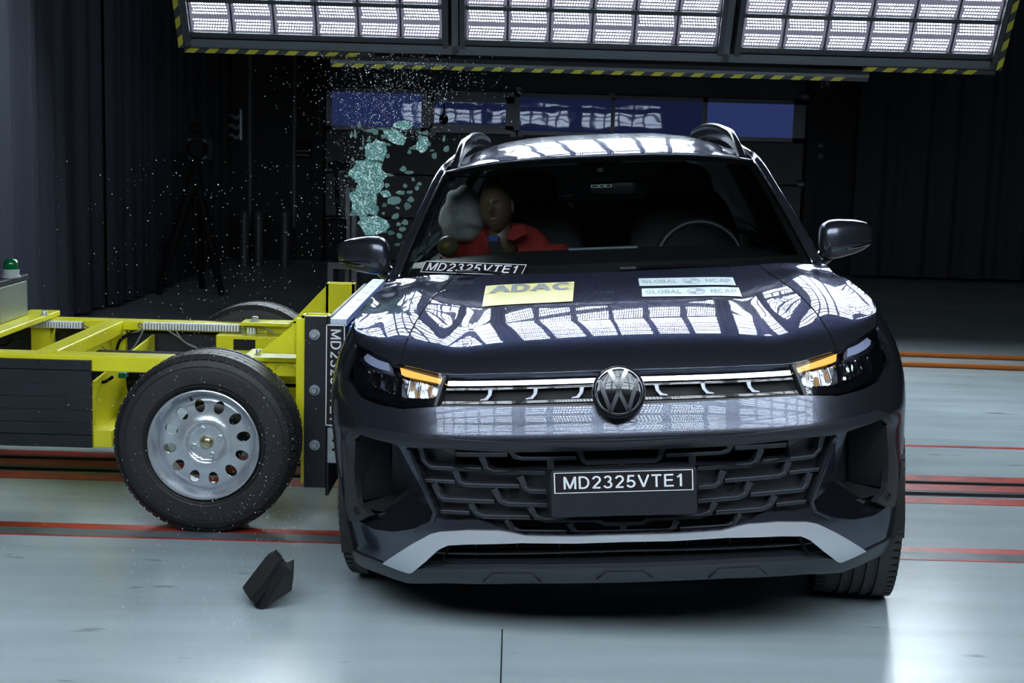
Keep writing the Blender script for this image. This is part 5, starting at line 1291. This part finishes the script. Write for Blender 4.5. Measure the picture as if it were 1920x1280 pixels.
# fine glass crumbs: nobody could count them
cr = MB(); rg = random.Random(5)
def crumb(p, r):
    a = rg.uniform(0, 6.28); b = rg.uniform(-1, 1); m_ = Euler((a, b, a * 2)).to_matrix(); st = rg.uniform(.6, 1.6)
    vs = [p + m_ @ V(q) for q in ((r * st, 0, 0), (-r * st, 0, 0), (0, r, 0), (0, -r, 0), (0, 0, r), (0, 0, -r))]
    cr.add(vs, [(0, 2, 4), (2, 1, 4), (1, 3, 4), (3, 0, 4), (2, 0, 5), (1, 2, 5), (3, 1, 5), (0, 3, 5)])
for i in range(5200):
    z_ = rg.random()
    if z_ < .42: px, py = rg.gauss(725, 55), rg.gauss(300, 95); Yd = rg.uniform(5.2, 6.4)
    elif z_ < .66: px, py = rg.gauss(740, 90), rg.gauss(165, 45); Yd = rg.uniform(5.2, 6.6)
    elif z_ < .86: px, py = rg.gauss(480, 190), rg.uniform(300, 1000); Yd = rg.uniform(4.9, 5.3)
    else: px, py = rg.gauss(560, 160), rg.gauss(930, 110); Yd = rg.uniform(4.6, 5.1)
    if py < 100 or px < 0: continue
    p = W(px, py, Yd)
    if p.z < .01: continue
    if p.x > -.62 and p.z < 1.5 and Yd > 4.9 : continue
    if p.x > -.75 and Yd < 5.6 and p.z < .85: continue
    r = rg.choice((.0009, .0011, .0014, .0019)) * (1.35 if rg.random() < .12 else 1)
    crumb(p, r)
for i in range(420):
    q = GY(rg.gauss(430, 190), rg.uniform(1010, 1220)); q.z = .002
    if q.x < -.7: crumb(q, rg.uniform(.001, .0022))
o = obj('glass_crumbs', cr, 'crumb', weld=2); tagp(o, 'spray of tiny white glass crumbs around the trolley and the left mirror', 'glass crumbs', None, 'stuff')

# ------------------------------------------------------------------ things at the back of the hall
Yt = 13.2
def ft(px, Y=Yt): return V((X(px, Y, 480), Y, 0))
tc_ = V((X(366, Yt, 330), Yt, 0)); e = empty('tripod', tc_, 'black tripod in front of the dark curtain carrying a boxed camera', 'tripod')
ztop_ = Z(366, 322, Yt)
for px, dy in ((312, -.3), (424, -.2), (363, .35)):
    f = V((X(px, Yt, 480), Yt + dy, 0)); m_ = (f + V((tc_.x, Yt, ztop_))) / 2
    obj('leg', local(e, MB().tube([(tc_.x, Yt, ztop_), m_, f], [.055, .045, .028], 8)), 'equip', e, smooth=60)
obj('centre_column', local(e, MB().tube([(tc_.x, Yt, .35), (tc_.x, Yt, ztop_ + .12)], .03, 10)), 'equip', e)
for s in (-1, 1): obj('brace', local(e, MB().tube([(tc_.x, Yt, .75), (tc_.x + s * .3, Yt - .12, .42)], .012, 6)), 'equip', e)
obj('pan_handle', local(e, MB().tube([W(363, 300, Yt), W(338, 290, Yt), W(330, 292, Yt)], [.015, .02, .03], 8)), 'equip', e); obj('pan_handle', local(e, MB().tube([W(363, 315, Yt), W(345, 304, Yt), W(330, 304, Yt)], [.015, .02, .03], 8)), 'equip', e)
a = W(357, 274, Yt); b = W(393, 236, Yt)
ce = empty('camera_box', V(((a.x + b.x) / 2, Yt, a.z)), 'grey boxed camera with round black front on the dark tripod', 'camera')
fr = MB(); fr.box((a.x, Yt - .15, a.z), (b.x, Yt + .15, b.z)); obj('case', local(ce, fr), 'riggrey', ce, bevel=.015)
c = (V(a) + V(b)) / 2; obj('lens_hood', local(ce, MB().lathe([(0, .015), (.07, .015), (.085, .08), (.095, .08), (.095, -.02)], (c.x + .01, Yt - .15, c.z), (0, -1, 0), 24)), 'equip', ce, smooth=40)
obj('top_unit', local(ce, MB().box((c.x - .06, Yt - .08, b.z), (c.x + .02, Yt + .06, b.z + .05)).sphere((c.x - .04, Yt, b.z + .09), (.06, .06, .05), 12, 8)), 'equip', ce)
ce.location.z = ztop_ + .12
# striped board, its white edge strip, bollards, wall equipment
YW = 16.99
a = W(430, 262, YW); b = W(450, 205, YW)
bd = empty('striped_board', V(((a.x + b.x) / 2, YW, a.z)), 'dark board with wavy pale stripes and a bright right edge on the back wall', 'board')
obj('panel', local(bd, MB().box((a.x, YW, a.z), (b.x, YW + .03, b.z))), 'equip', bd)
for k in range(3):
    z0_ = lerp(a.z, b.z, .12 + .32 * k); obj('stripe', local(bd, MB().tube([(lerp(a.x, b.x, i / 8), YW - .005, z0_ + .02 * math.sin(i * .9)) for i in range(9)], .02, 6)), 'sign', bd)
obj('edge_strip', local(bd, MB().box((b.x, YW - .02, a.z), (b.x + .025, YW + .03, b.z))), 'stickerwhite', bd)
for i, (px, w_) in enumerate(((458, 18), (485, 18), (534, 18))):
    x_ = X(px, 16.2, 450); zt_ = Z(px, 392, 16.2)
    o = obj('bollard', MB().lathe([(0, 0), (.058, 0), (.058, zt_ - .06)] + [(.058 * math.cos(q), zt_ - .06 + .06 * math.sin(q)) for q in [math.pi / 2 * k / 5 for k in range(1, 6)]], (0, 0, 0), (0, 0, 1), 20), 'pipe', smooth=50, label='dark grey bollard before the back wall, %s of three' % ('leftmost', 'middle', 'rightmost')[i], cat='bollard', group='bollards by the back wall'); o.location = (x_, 16.2, 0)
for i, px in enumerate((470, 512, 553)):
    x_ = X(px, 17.1, 300); o = obj('wall_pipe', MB().tube([(0, 0, .4), (0, 0, 5)], .02 if i == 1 else .045, 10), 'pipe', smooth=60, label='grey upright pipe on the back wall, %s' % ('nearest the striped board', 'thin one in the middle', 'nearest the wall box')[i], cat='pipe', group='pipes on the back wall'); o.location = (x_, 17.05, 0)
# block courses of the back wall
for k in range(26):
    for j in range(5):
        x0_ = X(505, 17.15, 300) + j * .26 + (k % 2) * .13
        ob = obj('wall_block', MB().box((x0_, 17.17, .5 + k * .125), (x0_ + .25, 17.2, .5 + k * .125 + .117)), 'wall', wb); ob['kind'] = 'structure' if False else ob.get('kind', '') or 'structure'
a = W(556, 295, 16.95); b = W(582, 262, 16.95)
e = empty('wall_box', V(((a.x + b.x) / 2, 16.95, a.z)), 'small dark wall box with pale bands left of the hall door', 'box')
obj('housing', local(e, MB().box((a.x, 16.9, a.z), (b.x, 17.1, b.z))), 'equip', e, bevel=.01)
for k in range(2): obj('band', local(e, MB().box((a.x, 16.885, a.z + .02 + .05 * k), (b.x, 16.9, a.z + .04 + .05 * k))), 'pipe', e)
xpst = X(659, 13.0, 400); 
e = empty('equipment_stand', V((xpst, 13.0, 0)), 'aluminium profile post on a pale low bench behind the left mirror', 'stand')
obj('post', local(e, MB().box((xpst - .05, 12.95, .05), (xpst - .01, 13.05, Z(660, 352, 13.0))).box((xpst + .01, 12.95, .05), (xpst + .05, 13.05, Z(660, 352, 13.0)))), 'equipgrey', e)
obj('bench', local(e, MB().box((X(618, 13), 12.8, .30), (xpst + .08, 13.2, .36)).box((X(618, 13), 12.8, 0), (X(618, 13) + .05, 13.2, .3)).box((xpst + .03, 12.8, 0), (xpst + .08, 13.2, .3))), 'equipgrey', e)
obj('machine', local(e, MB().box((X(612, 13), 12.85, .36), (X(648, 13), 13.15, .75))), 'equip', e, bevel=.01)
obj('machine_head', local(e, MB().sphere((X(630, 13), 13, Z(630, 310, 13)), (.11, .1, .045), 16, 8)), 'equip', e, smooth=180)
obj('machine_arm', local(e, MB().tube([(X(625, 13), 13, Z(625, 315, 13)), (X(632, 13), 13, .75)], .02, 8)), 'equip', e)
# signs right of the door
Ys = 16.9
for i, (px, py, w_, h_, lb) in enumerate(((1545, 154, 30, 34, 'dim square safety sign high on the wall right of the hall door'), (1538, 273, 15, 15, 'dim round sign right of the hall door, upper of the pair'), (1538, 293, 15, 15, 'dim round sign right of the hall door, lower of the pair'))):
    c = W(px, py, Ys); k = Ys / FPX
    e = empty('wall_sign', c, lb, 'sign')
    if i == 0:
        obj('board', MB().box((-w_ * k / 2, 0, -h_ * k / 2), (w_ * k / 2, .01, h_ * k / 2)), 'darksign', e)
        obj('symbol', MB().box((-w_ * k * .36, -.004, -h_ * k * .35), (-w_ * k * .08, 0, h_ * k * .35)).box((w_ * k * .08, -.004, -h_ * k * .2), (w_ * k * .36, 0, h_ * k * .35)), 'sign', e)
    else:
        obj('disc', MB().lathe([(0, .01), (w_ * k / 2, .01), (w_ * k / 2, 0)], (0, 0, 0), (0, -1, 0), 24), 'darkblue', e)
        obj('symbol', MB().sphere((0, -.012, 0), (w_ * k * .22, .004, w_ * k * .16), 10, 6), 'sign', e)
xj = X(1530, 16.8, 400)
# hanging sensor before the windows
c = W(832, 224, 13.5); e = empty('hanging_sensor', c, 'small black sensor hanging on a thin cable before the door windows', 'sensor')
obj('body', MB().sphere((0, 0, 0), (.045, .045, .05), 16, 10), 'equip', e, smooth=180)
obj('cable', MB().tube([(0, 0, .04), (0, 0, HZ - c.z)], .008, 6), 'equip', e)
print('tris', sum(len(o.data.polygons) for o in bpy.data.objects if o.type == 'MESH'))
